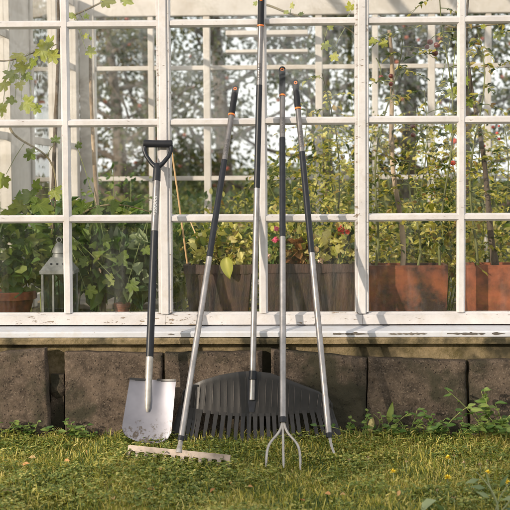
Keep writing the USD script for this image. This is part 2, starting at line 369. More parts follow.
leafy('tree_autumn', [(.05, .04, .012), (.10, .07, .018), (.17, .10, .025), (.13, .11, .025)], .35, (1.6, 1.5, .8), .5, .6)
leafy('hedge_leaf', [(.022, .042, .012), (.045, .072, .018), (.09, .11, .03), (.15, .14, .04)], .25, None, .5, .7)
# metal spade blade: bluish sheet with dried soil near the edge
_bl = PZ(146, 441)
mat('spade_sheet', {'g': ('geometry', {}), 'sx': ('separate_xyz', {}), 'n': ('noise_texture', {'scale': 55.0, 'detail': 7.0, 'roughness': 0.75}), 'n0': ('noise_texture', {'scale': 9.0, 'detail': 5.0}),
    'h': ('map_range', {'from_min': float(_bl[2] + .0), 'from_max': float(_bl[2] + .13), 'to_min': .14, 'to_max': -.10, 'clamp': True}), 'a': ('math', {'math_type': 'add'}),
    'r': ('rgb_ramp', {'ramp': [(.55, (0, 0, 0)), (.62, (1, 1, 1))]}), 'bw': ('rgb_to_bw', {}), 'c': ('rgb_ramp', {'ramp': [(.3, (.12, .12, .145)), (.7, (.20, .20, .235))]}),
    'm': ('mix_color', {'b': (.045, .034, .026)}), 'iv': ('math', {'math_type': 'multiply_add', 'value2': -.30, 'value3': .30}), 'p': ('principled_bsdf', {'roughness': .45, 'specular_ior_level': .5})},
    [('g.position', 'n.vector'), ('g.position', 'n0.vector'), ('g.position', 'sx.vector'), ('sx.z', 'h.value'), ('n.fac', 'a.value1'), ('h.result', 'a.value2'), ('a.value', 'r.fac'), ('r.color', 'bw.color'),
     ('n0.fac', 'c.fac'), ('bw.val', 'm.fac'), ('c.color', 'm.a'), ('m.result', 'p.base_color'), ('bw.val', 'iv.value1'), ('iv.value', 'p.metallic')])
# weathered concrete slabs: brown, pitted, lichen and dark damp blotches
def slabmat(name, c1, c2, off, pit=.07):
    mat(name, {'g': ('geometry', {}), 'mp': ('mapping', {'location': off}), 'n': ('noise_texture', {'scale': 15.0, 'detail': 9.0, 'roughness': 0.78}), 'r': ('rgb_ramp', {'ramp': [(.36, c1), (.66, c2)]}),
        'n2': ('noise_texture', {'scale': 3.3, 'detail': 4.0, 'roughness': 0.6}), 'r2': ('rgb_ramp', {'ramp': [(.47, (0, 0, 0)), (.55, (.9, .9, .9))]}), 'b2': ('rgb_to_bw', {}),
        'v': ('voronoi_texture', {'scale': 75.0}), 'nv': ('noise_texture', {'scale': 40.0, 'detail': 4.0}), 'av': ('math', {'math_type': 'multiply_add', 'value2': -0.24 if pit > .01 else 0.0}), 'r3': ('rgb_ramp', {'ramp': [(.0, (.9, .9, .9)), (pit, (0, 0, 0))]}), 'b3': ('rgb_to_bw', {}),
        'sp': ('noise_texture', {'scale': 170.0, 'detail': 3.0}), 'rs': ('rgb_ramp', {'ramp': [(.55, (0, 0, 0)), (.75, (.5, .5, .5))]}), 'bs': ('rgb_to_bw', {}),
        'wn': ('noise_texture', {'scale': 55.0, 'detail': 4.0}), 'wa': ('vector_math', {'math_type': 'multiply_add', 'vector2': (.022, .022, .022)}), 'm1': ('mix_color', {'b': (.028, .026, .016)}), 'm2': ('mix_color', {'b': (.02, .016, .013)}), 'm3': ('mix_color', {'b': (.24, .19, .14)}),
        'n3': ('noise_texture', {'scale': 80.0, 'detail': 6.0, 'roughness': .7}), 's': ('math', {'math_type': 'multiply_add', 'value2': -1.2}), 'b': ('bump', {'strength': .9, 'distance': .006}), 'p': ('principled_bsdf', {'roughness': .92, 'specular_ior_level': .2})},
        [('g.position', 'mp.vector')] + [('mp.vector', k + '.vector') for k in ('n', 'n2', 'nv', 'sp', 'n3', 'wn')] + [('wn.color', 'wa.vector1'), ('mp.vector', 'wa.vector3'), ('wa.vector', 'v.vector')] +
        [('n.fac', 'r.fac'), ('n2.fac', 'r2.fac'), ('r2.color', 'b2.color'), ('nv.fac', 'av.value1'), ('v.distance', 'av.value3'), ('av.value', 'r3.fac'), ('r3.color', 'b3.color'), ('sp.fac', 'rs.fac'), ('rs.color', 'bs.color'),
         ('r.color', 'm3.a'), ('bs.val', 'm3.fac'), ('m3.result', 'm1.a'), ('b2.val', 'm1.fac'), ('m1.result', 'm2.a'), ('b3.val', 'm2.fac'), ('m2.result', 'p.base_color'),
         ('b3.val', 's.value1'), ('n3.fac', 's.value3'), ('s.value', 'b.height'), ('b.normal', 'p.normal')])
slabmat('plinth_lime', (.085, .068, .030), (.27, .205, .12), (1.3, 5.1, 2.2), .004)
slabmat('slab_a', (.026, .020, .015), (.108, .080, .058), (0, 0, 0))
slabmat('slab_b', (.030, .023, .017), (.122, .090, .066), (3.1, 1.7, .4))
slabmat('slab_c', (.024, .019, .014), (.098, .073, .053), (7.3, 2.2, 1.9))

# ---------------------------------------------------------------- ground
def axis(a, b, fine, far):
    xs = [a]
    while xs[-1] < b: xs.append(xs[-1] + fine)
    st, lo, hi = fine, [xs[0]], [xs[-1]]
    while hi[-1] < far: st *= 1.35; hi.append(hi[-1] + st)
    st = fine
    while lo[-1] > -far: st *= 1.35; lo.append(lo[-1] - st)
    return np.array(lo[:0:-1] + xs + hi[1:])
gx, gy = axis(-2.2, 2.4, .04, 400), axis(-2.4, 0.1, .04, 400)
GX, GY = np.meshgrid(gx, gy)
near = np.exp(-np.hypot(GX, GY + 1) / 6)
GZ = ground_z(GX, GY) + .010 * near * (meshkit.fbm(np.stack([GX * 6, GY * 6, GX * 0], -1), 3, 3) - .5) * (GY < -.16)
V = np.stack([GX, GY, GZ], -1).reshape(-1, 3)
w = len(gx); idx = np.arange(len(gy) - 1)[:, None] * w + np.arange(w - 1)[None]
F = np.concatenate([np.stack([idx, idx + 1, idx + w + 1], -1).reshape(-1, 3), np.stack([idx, idx + w + 1, idx + w], -1).reshape(-1, 3)])
obj(None, 'ground', trimesh.Trimesh(V, F, process=False), 'turf_soil', smooth=True, kind='structure')

# ---------------------------------------------------------------- greenhouse
GH = thing('greenhouse', 'old white painted greenhouse with many paned windows behind the garden tools', 'greenhouse', (0.4, 0, 0))
XA, XB, XC = P(63.5, 170, 0)[0], P(164, 170, 0)[0], P(362, 170, 0)[0]
BAY = XC - XB
HALF = BAY / 2
POSTS = [XB + k * BAY for k in (-1, 0, 1, 2, 3)]
zrow = [P(255, y, 0)[2] for y in (313.0, 218.2, 121.3, 21.8)]
zrow.append(zrow[-1] + (zrow[-1] - zrow[-2]) * 1.02)
RAIL0 = P(255, 324.3, 0)[2]
HEAD = zrow[4] + .05
DEPTH = 2.5
XL, XR = POSTS[0], POSTS[-1]
for i, x in enumerate(POSTS):
    obj(GH, 'post', box(x - .016, x + .016, -.010, .075, zrow[0] - .0045, HEAD, .004), 'paint_bar')
barprof = [(-.017, .024), (.017, .024), (.017, .014), (.009, 0), (-.009, 0), (-.017, .014)]
tb = zrow[1:4]
for i in range(4):
    xl, xr = POSTS[i] + .0165, POSTS[i + 1] - .0165
    xm = (POSTS[i] + POSTS[i + 1]) / 2
    # stiles and rails of the sash
    fr = [prism([(0, .04), (0, -.003), (.007, -.003), (.011, .012), (.011, .04)], (xl, 0, zrow[0] + .002), (xl, 0, zrow[4] - .002), (1, 0, 0), (0, 1, 0)),
          prism([(0, .04), (0, -.003), (-.007, -.003), (-.011, .012), (-.011, .04)], (xr, 0, zrow[0] + .002), (xr, 0, zrow[4] - .002), (1, 0, 0), (0, 1, 0)),
          prism([(-.0005, .045), (-.0005, -.006), (zrow[0] - RAIL0 - .008, -.006), (zrow[0] - RAIL0 - .004, .004), (zrow[0] - RAIL0 + .002, .014), (zrow[0] - RAIL0 + .002, .045)], (xl - .016, 0, RAIL0), (xr + .016, 0, RAIL0), (0, 0, 1), (0, 1, 0)),
          box(xl, xr, -.003, .042, zrow[4] - .004, HEAD - .003, .003)]
    S = obj(GH, 'window_sash', cat_(fr), 'paint_rail')
    obj(S, 'glazing_bar', prism(barprof, (xm, .0, zrow[0]), (xm, .0, zrow[4]), (1, 0, 0), (0, 1, 0)), 'paint_bar')
    cols = [(xl + .010, xm - .012), (xm + .012, xr - .010)]
    for (a, b) in cols:
        for z in tb:
            j = rng.normal(0, .0012)
            obj(S, 'glazing_bar', prism([(u * .92, vv + .0022) for u, vv in barprof], (a - .006, 0, z + j), (b + .006, 0, z + j + rng.normal(0, .0008)), (0, 0, 1), (0, 1, 0)), 'paint_bar')
        for r in range(4):
            p0 = box(a - .004, b + .004, .018, .0205, zrow[r] - .006, zrow[r + 1] + .006)
            c = p0.centroid
            R = trimesh.transformations.euler_matrix(rng.normal(0, .004), 0, rng.normal(0, .004))
            p0.vertices = (p0.vertices - c) @ R[:3, :3].T + c
            obj(S, 'pane', p0, 'old_glass')
# sill board with a sloped weathered top and worn nose
zs1, zs2 = P(255, 325.5, 0)[2] - .001, P(255, 337, -.085)[2]
nose = [(0.05, zs1 - .001), (.004, zs1), (-.083, zs2 + .022), (-.088, zs2 + .016), (-.088, zs2), (0.05, zs2)]
def long_board(prof, x0, x1, n, wob, seed):
    xs = np.linspace(x0, x1, n); prof = np.array(prof); k = len(prof)
    pts = np.zeros((n, k, 3))
    pts[:, :, 0] = xs[:, None]; pts[:, :, 1] = prof[None, :, 0]; pts[:, :, 2] = prof[None, :, 1]
    nn = meshkit.fbm(pts * [9, 40, 40], 4, seed) - .5
    pts[:, :, 1] += wob * nn; pts[:, :, 2] += wob * .6 * (meshkit.fbm(pts * [7, 40, 40], 3, seed + 5) - .5)
    v = pts.reshape(-1, 3); f = []
    for i in range(n - 1):
        for j in range(k):
            a, b = i * k + j, i * k + (j + 1) % k
            f += [[a, b, b + k], [a, b + k, a + k]]
    for j in range(1, k - 1):
        f += [[0, j + 1, j], [(n - 1) * k, (n - 1) * k + j, (n - 1) * k + j + 1]]
    m = trimesh.Trimesh(v, f, process=False); m.fix_normals(); return m
XE0, XE1 = XL - .06, XR + .06
SB = obj(GH, 'sill_board', long_board(nose, XE0, XE1, 160, .003, 2), 'paint_sill', smooth=25)
# bare wood where the paint has gone off the nose of the sill
for px0, px1, py in ((333, 369, 333.6), (388, 427, 333.0), (447, 485, 332.6), (492, 505, 332.6), (168, 174, 334.6)):
    n = 44
    a, b = P(px0, py, -.088)[0], P(px1, py, -.088)[0]
    xs = np.linspace(a, b, n); hw = .0032 * np.sin(np.linspace(.03, np.pi - .03, n)) ** .22 * (.25 + 1.3 * meshkit.noise(np.stack([xs * 90, xs * 0, xs * 0], 1), 4)) * (.5 if px1 - px0 < 10 else 1)
    zc = zs2 + .012
    nz_ = [meshkit.fbm(np.stack([xs * 70, xs * 0 + q, xs * 0], 1), 3, 4 + q) for q in (0, 3)]
    top = np.stack([xs, np.full(n, -.0903), zc + hw * (.2 + 1.6 * nz_[0])], 1); bot = np.stack([xs, np.full(n, -.0903), zc - hw * (.1 + 2.0 * nz_[1])], 1)
    fr = np.stack([top, bot]); bk = fr + [0, .004, 0]
    obj(SB, 'bare_wood', grid_solid(fr, bk), 'old_wood')
zl0, zl1 = P(255, 344.2, -.10)[2], zs2 - .002
obj(GH, 'ledge_board', long_board([(.05, zl1), (-.094, zl1), (-.098, zl1 - .006), (-.096, zl0), (.05, zl0)], XE0, XE1, 160, .005, 8), 'plinth_lime', smooth=25)
obj(GH, 'plinth', long_board([(.06, zl0 - .006), (-.052, zl0 - .006), (-.055, .20), (-.060, -.2), (.06, -.2)], XE0 + .01, XE1 - .01, 160, .006, 12), 'plinth_lime', smooth=25)
# --- left wall
def ypost(y0, y1, z0, z1, name='post', m='paint_inside', x=XL, t=.05):
    obj(GH, name, box(x - t / 2, x + t / 2, y0, y1, z0, z1, .004), m)
obj(GH, 'side_plinth', box(XL - .06, XL + .04, .065, DEPTH + .05, -.2, .36), 'plinth_lime')
obj(GH, 'side_plinth', box(XR - .04, XR + .06, .065, DEPTH + .05, -.2, .36), 'plinth_lime')
for x, kk in ((XL, 0), (XR, 1)):
    ypost(.08, .14, .365, HEAD, x=x)
    obj(GH, 'wall_panel', box(x - .018, x + .018, .66, 1.16, .365, HEAD - .02, .003), 'paint_inside')
    for yb in (.655, 1.105):
        obj(GH, 'panel_batten', box(x - .028, x + .028, yb, yb + .06, .366, HEAD - .021, .004), 'paint_inside')
    ypost(1.78, 1.90, .365, HEAD, x=x)
    ypost(2.38, 2.47, .365, HEAD, x=x)
    for (ya, yb) in ((.14, .655), (1.165, 1.78), (1.90, 2.38)):
        zz = [.40, .72, 1.17, 1.62, HEAD - .03]
        for z in zz:
            obj(GH, 'side_rail', prism([(u * 1.0, vv - .012) for u, vv in barprof], (x, ya, z), (x, yb, z), (0, 0, 1), (1, 0, 0)), 'paint_inside')
        for a, b in zip(zz, zz[1:]):
            obj(GH, 'side_pane', box(x - .0015, x + .0015, ya, yb, a + .005, b - .005), 'back_glass')
# --- back wall
YB = DEPTH
zb = [P(255, y, YB)[2] for y in (330, 282, 178, 67.5, 16)]
pitchx = P(319, 100, YB)[0] - P(263, 100, YB)[0]
x319 = P(319, 100, YB)[0]
kx = [x319 + k * pitchx for k in range(-6, 9) if XL + .12 < x319 + k * pitchx < XR - .08]
obj(GH, 'back_plinth', box(XL - .05, XR + .05, YB - .03, YB + .08, -.2, zb[0] - .02), 'plinth_lime')
obj(GH, 'back_sill', box(XL - .02, XR + .02, YB - .04, YB + .06, zb[0] - .02, zb[0] + .03, .004), 'paint_inside')
for i, x in enumerate(kx):
    wd = .020 if (i % 2) else .017
    obj(GH, 'back_mullion', box(x - wd, x + wd, YB - .018, YB + .03, zb[0] + .03, zb[4], .004), 'paint_inside')
xs = [XL + .03] + kx + [XR - .03]
obj(GH, 'corner_post', box(XL + .026, XL + .115, YB - .03, YB + .05, zb[0] + .031, zb[4] + .5, .005), 'paint_inside')
for z in zb[1:4]:
    obj(GH, 'back_rail', box(XL + .1, XR - .03, YB - .012, YB + .02, z - .013, z + .013, .003), 'paint_inside')
for a, b in zip(xs, xs[1:]):
    for z0, z1 in zip([zb[0] + .03] + zb[1:4], zb[1:]):
        obj(GH, 'back_pane', box(a + .01, b - .01, YB + .004, YB + .007, z0 + .006, z1 - .006), 'back_glass')
for k in range(4):
    z0 = zb[4] + .002 + k * .112
    obj(GH, 'fascia_board', box(XL + .02, XR - .02, YB - .024 - (k % 2) * .003, YB + .03, z0, z0 + .108, .004), 'paint_inside')
for (pya, pyb) in ((30.5, 36), (49.5, 53.5)):
    a, b = P(226, pyb, YB - .09), P(308, pya, YB - .09)
    obj(GH, 'shelf_board', box(a[0], b[0], YB - .13, YB - .012, a[2], b[2], .003), 'paint_inside')
# --- roof: rafters and panes, a ridge
RZ = HEAD + .95
obj(GH, 'eaves_board', box(XL - .05, XR + .05, -.045, .09, HEAD + .001, HEAD + .06, .005), 'paint_bar')
obj(GH, 'ridge_board', box(XL - .05, XR + .05, DEPTH / 2 - .02, DEPTH / 2 + .02, RZ - .06, RZ + .04, .005), 'paint_inside')
obj(GH, 'wall_plate', box(XL - .05, XR + .05, YB - .03, YB + .06, zb[4] + .45, zb[4] + .52, .005), 'paint_inside')
nr = 10
rx = np.linspace(XL, XR, nr)
for side, (ya, za) in enumerate(((.02, HEAD + .05), (YB, zb[4] + .50))):
    yr = DEPTH / 2
    for x in rx:
        obj(GH, 'rafter', prism([(-.017, -.02), (.017, -.02), (.017, .035), (-.017, .035)], (x, ya, za), (x, yr, RZ - .03), (1, 0, 0), (0, 0, 1)), 'paint_inside')
    for a, b in zip(rx, rx[1:]):
        d = np.array([0, yr - ya, RZ - .03 - za]); o = np.array([0, 0, .040])
        v = np.array([[a + .01, ya, za], [b - .01, ya, za], [b - .01, yr, RZ - .03], [a + .01, yr, RZ - .03]]) + o
        obj(GH, 'roof_pane', grid_solid(np.array([[v[0], v[1]], [v[3], v[2]]]), np.array([[v[0], v[1]], [v[3], v[2]]]) + [0, 0, .003]), 'back_glass')
for x in (XL, XR):   # gable glass
    v = np.array([[x, .03, HEAD + .02], [x, YB, zb[4] + .5], [x, DEPTH / 2, RZ - .05]])
    t = trimesh.Trimesh(np.vstack([v, v + [.003, 0, 0]]), [[0, 1, 2], [3, 5, 4], [0, 3, 4], [0, 4, 1], [1, 4, 5], [1, 5, 2], [2, 5, 3], [2, 3, 0]], process=False)
    obj(GH, 'gable_pane', t, 'back_glass')
# inside: floor, staging shelf along the front windows and along the back
obj(GH, 'floor', box(XL + .045, XR - .045, .062, YB - .035, -.05, .02), 'floor_gravel')
BZ = zrow[0] - .045
obj(GH, 'staging_shelf', box(XL + .05, XR - .05, .062, .52, BZ - .03, BZ, .004), 'old_wood')
for x in np.linspace(XL + .15, XR - .15, 6):
    obj(GH, 'shelf_leg', box(x - .025, x + .025, .44, .49, .02, BZ - .031, .003), 'old_wood')
BZ2 = .34
obj(GH, 'back_staging', box(XL + .05, XR - .05, 1.55, 2.42, BZ2 - .03, BZ2, .004), 'old_wood')
for x in np.linspace(XL + .2, XR - .2, 5):
    obj(GH, 'shelf_leg', box(x - .025, x + .025, 1.6, 1.65, .02, BZ2 - .031, .003), 'old_wood')

# ---------------------------------------------------------------- stone slabs leaning against the plinth
def slab(name, px, mtl, label, seed, thick=.05, lean=.05, ybase=-.165):
    """px: top-left, top-right, bottom-right, bottom-left in the photograph; the slab stands in the ground and leans back on the plinth."""
    ytop = ybase + lean
    tl, tr, br, bl = (P(*px[0], ytop), P(*px[1], ytop), P(*px[2], ybase), P(*px[3], ybase))
    br = br + (br - tr) * .12; bl = bl + (bl - tl) * .12
    h, w = 46, 52
    u = np.linspace(0, 1, w)[None, :, None]; v = np.linspace(0, 1, h)[:, None, None]
    g = (tl * (1 - u) + tr * u) * (1 - v) + (bl * (1 - u) + br * u) * v
    edge = np.minimum(np.minimum(u, 1 - u) * (tr[0] - tl[0]), np.minimum(v, 1 - v) * .4)[..., 0]
    nz = meshkit.fbm(g * 14, 4, seed) - .5; nf = meshkit.fbm(g * 55, 3, seed + 3) - .5
    rnd = np.clip(.005 - edge, 0, .005) ** 2 / .005
    f = g.copy(); f[..., 1] += .009 * nz + .008 * nf + rnd * 1.0
    nb = meshkit.fbm(g * 20 + 9, 3, seed + 7) - .5
    f[0, :, 2] += .010 * nb[0]; f[:, 0, 0] += .006 * nb[:, 0]; f[:, -1, 0] += .006 * nb[:, -1]
    chip = np.clip(meshkit.fbm(g * 11 + 31, 3, seed + 9) - .56, 0, 1) * np.clip(1 - edge / .03, 0, 1); f[..., 1] += .10 * chip
    b = f.copy(); b[..., 1] = g[..., 1] + thick + .004 * nz
    base = (bl + br) / 2
    t = thing(name, label, 'stone slab', (base[0], base[1] + thick / 2, 0), 'stone slabs leaning on the greenhouse plinth')
    obj(t, 'slab_body', grid_solid(f, b), mtl, smooth=40)
    return t
slab('stone_slab', [(-42, 357), (45, 348.5), (49, 436), (-42, 436)], 'slab_b', 'brown stone slab left of the narrow dark gap at the left edge', 11, lean=.045, ybase=-.185, thick=.052)
slab('stone_slab', [(64.5, 352), (162, 354), (161, 436), (65, 436)], 'slab_b', 'brown stone slab standing behind the spade', 12, lean=.05, ybase=-.165)
slab('stone_slab', [(164.5, 353), (262, 352), (261, 436), (165, 436)], 'slab_a', 'brown stone slab mostly hidden by the soil rake and the left half of the leaf rake', 13)
slab('stone_slab', [(271, 349.5), (367, 358.5), (365.5, 436), (271, 436)], 'slab_a', 'stone slab behind the right half of the leaf rake and the weeder', 14)
slab('stone_slab', [(368.5, 358), (466.5, 361), (468, 436), (366.5, 436)], 'slab_c', 'dark blotched stone slab right of the weeder with weeds at its foot', 15)
slab('stone_slab', [(469, 361), (560, 359), (560, 436), (471, 436)], 'slab_c', 'dark stone slab at the right edge behind the tall weeds', 16)
# broken stub in the gap between the two left slabs
a, b = P(50, 380, -.11), P(64, 400, -.11)
st_ = thing('broken_stone', 'small broken grey stone wedged in the gap between the left slabs', 'stone', ((a[0] + b[0]) / 2, -.10, 0))
sb = trimesh.creation.icosphere(3); sb.vertices *= [.031, .022, .042]; sb.vertices += [0, 0, 0]
sb.vertices += ((meshkit.fbm(sb.vertices * 40 + 3, 3, 5) - .5) * .018)[:, None] * unit(sb.vertices)
sb.apply_translation([(a[0] + b[0]) / 2, -.095, P(57, 389, -.1)[2]])
low = trimesh.creation.box([.05, .03, .25]); low.apply_translation([(a[0] + b[0]) / 2, -.09, .10])
obj(st_, 'stone_cap', sb, 'slab_c', smooth=50); obj(st_, 'stone_foot', low, 'slab_c')

# ---------------------------------------------------------------- garden tools
def on_line(a, b, t): return a + (b - a) * t
class Tool:
    """A straight shaft between two pixels: its foot on the ground, its upper end resting on the window frame."""
    def __init__(self, top, foot, zbar, yc, foot_dz=0.0):
        self.F = PZ(*foot, foot_dz)
        zt = P(*top, -.02)[2]
        k = (zt - zbar) / (zbar - self.F[2])
        self.T = P(*top, yc + (yc - self.F[1]) * k)
        self.top, self.foot = np.array(top, float), np.array(foot, float)
        self.ax = unit(self.T - self.F)
        self.side = unit(np.array([1.0, 0, 0]) - self.ax * self.ax[0])
        self.fwd = np.cross(self.side, self.ax)            # towards the viewer
        if self.fwd[1] > 0: self.fwd = -self.fwd
    def at(self, py):
        """The point of the shaft's axis seen at row py."""
        lo, hi = 0.0, 1.3
        for _ in range(40):
            m = (lo + hi) / 2
            q = on_line(self.T, self.F, m) - EYE
            y = 255 - FPX * (q @ UP) / (q @ FWD)
            if y < py: lo = m
            else: hi = m
        return on_line(self.T, self.F, lo)
def lathe(tool, spec, n=20):
    """spec: (row, radius) pairs from top to bottom; equal rows make a step."""
    pts, rad = [], []
    for i, (y, r) in enumerate(spec):
        p = tool.at(y)
        if pts and np.linalg.norm(p - pts[-1]) < 1e-6: p = p - tool.ax * 2e-5
        pts.append(p); rad.append(r)
    return tube(pts, rad, n)
def lettering(parent, tool, y0, r, length, mtl):
    """FISKARS along the shaft, wrapped on its face towards the viewer."""
    t = meshkit.text_mesh('FISKARS', .012, .0006, bold=True)
    v = np.array(t.vertices); s = length / (v[:, 0].max() - v[:, 0].min())
    x = (v[:, 0] - v[:, 0].min()) * s; y = (v[:, 1] - .006) * min(1.0, s * 1.1); z = v[:, 2]
    o = tool.at(y0); a = y / r
    rad = r + .0002 + z
    pos = o + x[:, None] * tool.ax + (rad * np.cos(a))[:, None] * tool.fwd - (rad * np.sin(a))[:, None] * tool.side
    obj(parent, 'lettering', trimesh.Trimesh(pos, t.faces, process=False), mtl)
def handle(t, tl, rows, sil_low):
    """The shared handle: rubber grip with an orange ring and band, grey tube, dark sleeve, silver tube. rows: top, grip end, grey end, dark end, silver end."""
    y0, y1, y2, y3, y4 = rows
    g = obj(t, 'grip', lathe(tl, [(y0, .004), (y0 + .5, .0095), (y0 + 1.6, .0126), (y0 + 5, .0129), (y1 - 8, .0122), (y1 - 2, .0126), (y1, .0122)]), 'black_grip', smooth=50)
    obj(g, 'band', lathe(tl, [(y1 + .02, .0110), (y1 + .05, .0128), (y1 + 1.5, .0128), (y1 + 1.6, .0110)]), 'orange_plastic', smooth=40)
    c = tl.at(y0 + 4.2) + tl.fwd * .0128
    ring = trimesh.creation.torus(.0052, .0020, 24, 10)
    R = np.eye(4); R[:3, 0], R[:3, 1], R[:3, 2], R[:3, 3] = tl.side, tl.ax, tl.fwd, c
    ring.apply_transform(R); obj(g, 'hanging_ring', ring, 'orange_plastic', smooth=True)
    u = obj(t, 'upper_tube', lathe(tl, [(y1 + 1.6, .0105), (y2, .0105)]), 'grey_tube', smooth=40)
    lettering(u, tl, y2 - 4, .0105, .068, 'lettering_dark')
    obj(t, 'dark_sleeve', lathe(tl, [(y2, .0105), (y2 + .1, .0117), (y3, .0117), (y3 + .1, .0108)]), 'black_plastic', smooth=40)
    obj(t, 'lower_tube', lathe(tl, [(y3 + .1, .0112), (y4, .0112), (y4 + .2, .0095)]), 'aluminium', smooth=40)
zbar1, zbar2 = zrow[3], zrow[2]
def strip_solid(c, wv, nv, wd, th):
    """A flat bar along points c: width wd along wv, thickness th along nv."""
    c = np.asarray(c, float); n = len(c); wd = np.broadcast_to(wd, n); th = np.broadcast_to(th, n)
    wv = np.broadcast_to(wv, (n, 3)); nv = np.broadcast_to(nv, (n, 3))
    f = np.stack([c - wv * wd[:, None] / 2 + nv * th[:, None] / 2, c + wv * wd[:, None] / 2 + nv * th[:, None] / 2], 1)
    b = np.stack([c - wv * wd[:, None] / 2 - nv * th[:, None] / 2, c + wv * wd[:, None] / 2 - nv * th[:, None] / 2], 1)
    return grid_solid(f, b)

# --- spade
tl = Tool((158, 143), (146, 449), P(158, 143, -.02)[2], -.028)
SP = thing('spade', 'spade with a black D handle and pale metal blade leaning on the window frame', 'spade', tl.F)
bar_c = tl.at(143.8)
gl = [bar_c + tl.side * s for s in (-.0565, -.055, -.050, -.02, .02, .050, .055, .0565)]
G = obj(SP, 'grip', tube(gl, [.008, .0135, .0150, .0142, .0142, .0150, .0135, .008], 18), 'black_grip', smooth=50)
j = tl.at(167)
for s in (-1, 1):
    pts = [bar_c + tl.side * s * .0500 - tl.ax * .006, bar_c + tl.side * s * .0515 - tl.ax * .028, bar_c + tl.side * s * .043 - tl.ax * .050, bar_c + tl.side * s * .022 - tl.ax * .078, j + tl.side * s * .005, j - tl.ax * .02 + tl.side * s * .002]
    obj(G, 'yoke', tube(pts, [.0085, .0082, .0080, .0086, .0105, .0100], 12), 'black_plastic', smooth=50)
obj(G, 'collar', lathe(tl, [(163, .006), (165, .0125), (170, .0150), (181, .0158), (181.2, .0138)]), 'black_plastic', smooth=50)
u = obj(SP, 'upper_tube', lathe(tl, [(180, .0138), (231, .0138), (231.2, .0130)]), 'grey_tube', smooth=40)
lettering(u, tl, 216, .0138, .075, 'lettering_grey')
obj(SP, 'dark_sleeve', lathe(tl, [(231, .0130), (231.3, .0146), (356.5, .0146), (356.8, .0120)]), 'black_plastic', smooth=40)
obj(SP, 'socket', lathe(tl, [(356.6, .0128), (357, .0142), (372, .0138), (388, .0128), (400, .0118), (408, .0092), (412, .004)]) , 'galvanised', smooth=50)
# blade: dished sheet, treads folded forward at the shoulders
h, w = 22, 25
yt, yb = 380.0, 441.0
grid = np.zeros((h, w, 3)); gb = np.zeros((h, w, 3))
for i in range(h):
    v = i / (h - 1)
    for jn in range(w):
        q = 2 * jn / (w - 1) - 1
        lx = 130.2 + (121.0 - 130.2) * v; rx_ = 176.2 + (171.0 - 176.2) * v
        px = lx + (rx_ - lx) * (q + 1) / 2
        if v > .9: px += -np.sign(q) * max(0, abs(q) - .8) * 14 * (v - .9) * 10
        py = (379.0 + 1.6 * (q + 1) / 2) + (433.0 + 3.5 * (q + 1) / 2 - 379.0) * v + 7.5 * v ** 3 * (1 - q * q) 
        cpt = tl.at(py)
        p = P(px, py, cpt[1] - .004)
        p = p + tl.fwd * (.020 * (abs(q) ** 2.2) * (1 - .45 * v) - .010 - .012 * np.exp(-(q / .22) ** 2) * (-1) * max(0, 1 - v * 1.6))
        grid[i, jn] = p; gb[i, jn] = p - tl.fwd * .0022
Bd = obj(SP, 'blade', grid_solid(grid, gb), 'spade_sheet', smooth=40)
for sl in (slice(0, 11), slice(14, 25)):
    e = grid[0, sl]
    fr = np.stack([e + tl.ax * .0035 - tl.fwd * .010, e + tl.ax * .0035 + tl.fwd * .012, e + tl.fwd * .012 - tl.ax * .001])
    obj(Bd, 'tread', grid_solid(fr, fr - tl.ax * .003 - tl.fwd * .0001), 'rake_plastic_tread_shade')  # near-black colour here paints in the shading along the tread

# --- soil rake
tl = Tool((236.0, 86), (179.5, 449), zbar2, -.0165, .045)
RK = thing('soil_rake', 'soil rake with a straight short toothed metal head lying on the grass', 'rake', tl.F)
handle(RK, tl, (86, 114, 160, 257, 436), None)
obj(RK, 'ferrule', lathe(tl, [(436, .009), (436.2, .0122), (440.5, .0122), (440.7, .008)]), 'black_plastic', smooth=40)
L, Rr = PZ(128.2, 447.8, .042), PZ(230.2, 458.0, .042)
bx = unit(Rr - L); bz = unit(tl.ax - bx * (tl.ax @ bx)); by = np.cross(bz, bx)
if by[1] > 0: by = -by
bz = unit(bz * .96 + by * .05)
n = 23
cs = np.array([on_line(L, Rr, k / (n - 1)) for k in range(n)])
HD = obj(RK, 'rake_head', strip_solid(cs, bz, by, .0205, .0045), 'rake_steel')
for k in range(12):
    c = on_line(L, Rr, (k + .12) / 11.24)
    tp = np.array([c - bz * .008, c - bz * .018 + by * .001, c - bz * .030 + by * .000, c - bz * .052 - by * .008])
    obj(HD, 'tooth', strip_solid(tp, bx, by, [.017, .0135, .0105, .005], [.0043, .0042, .004, .003]), 'rake_steel')
mid = on_line(L, Rr, .505)
obj(RK, 'neck', tube([tl.at(440), tl.at(444), mid + bz * .012 + by * .004, mid + by * .004], [.0085, .0080, .0105, .011], 14), 'galvanised', smooth=50)

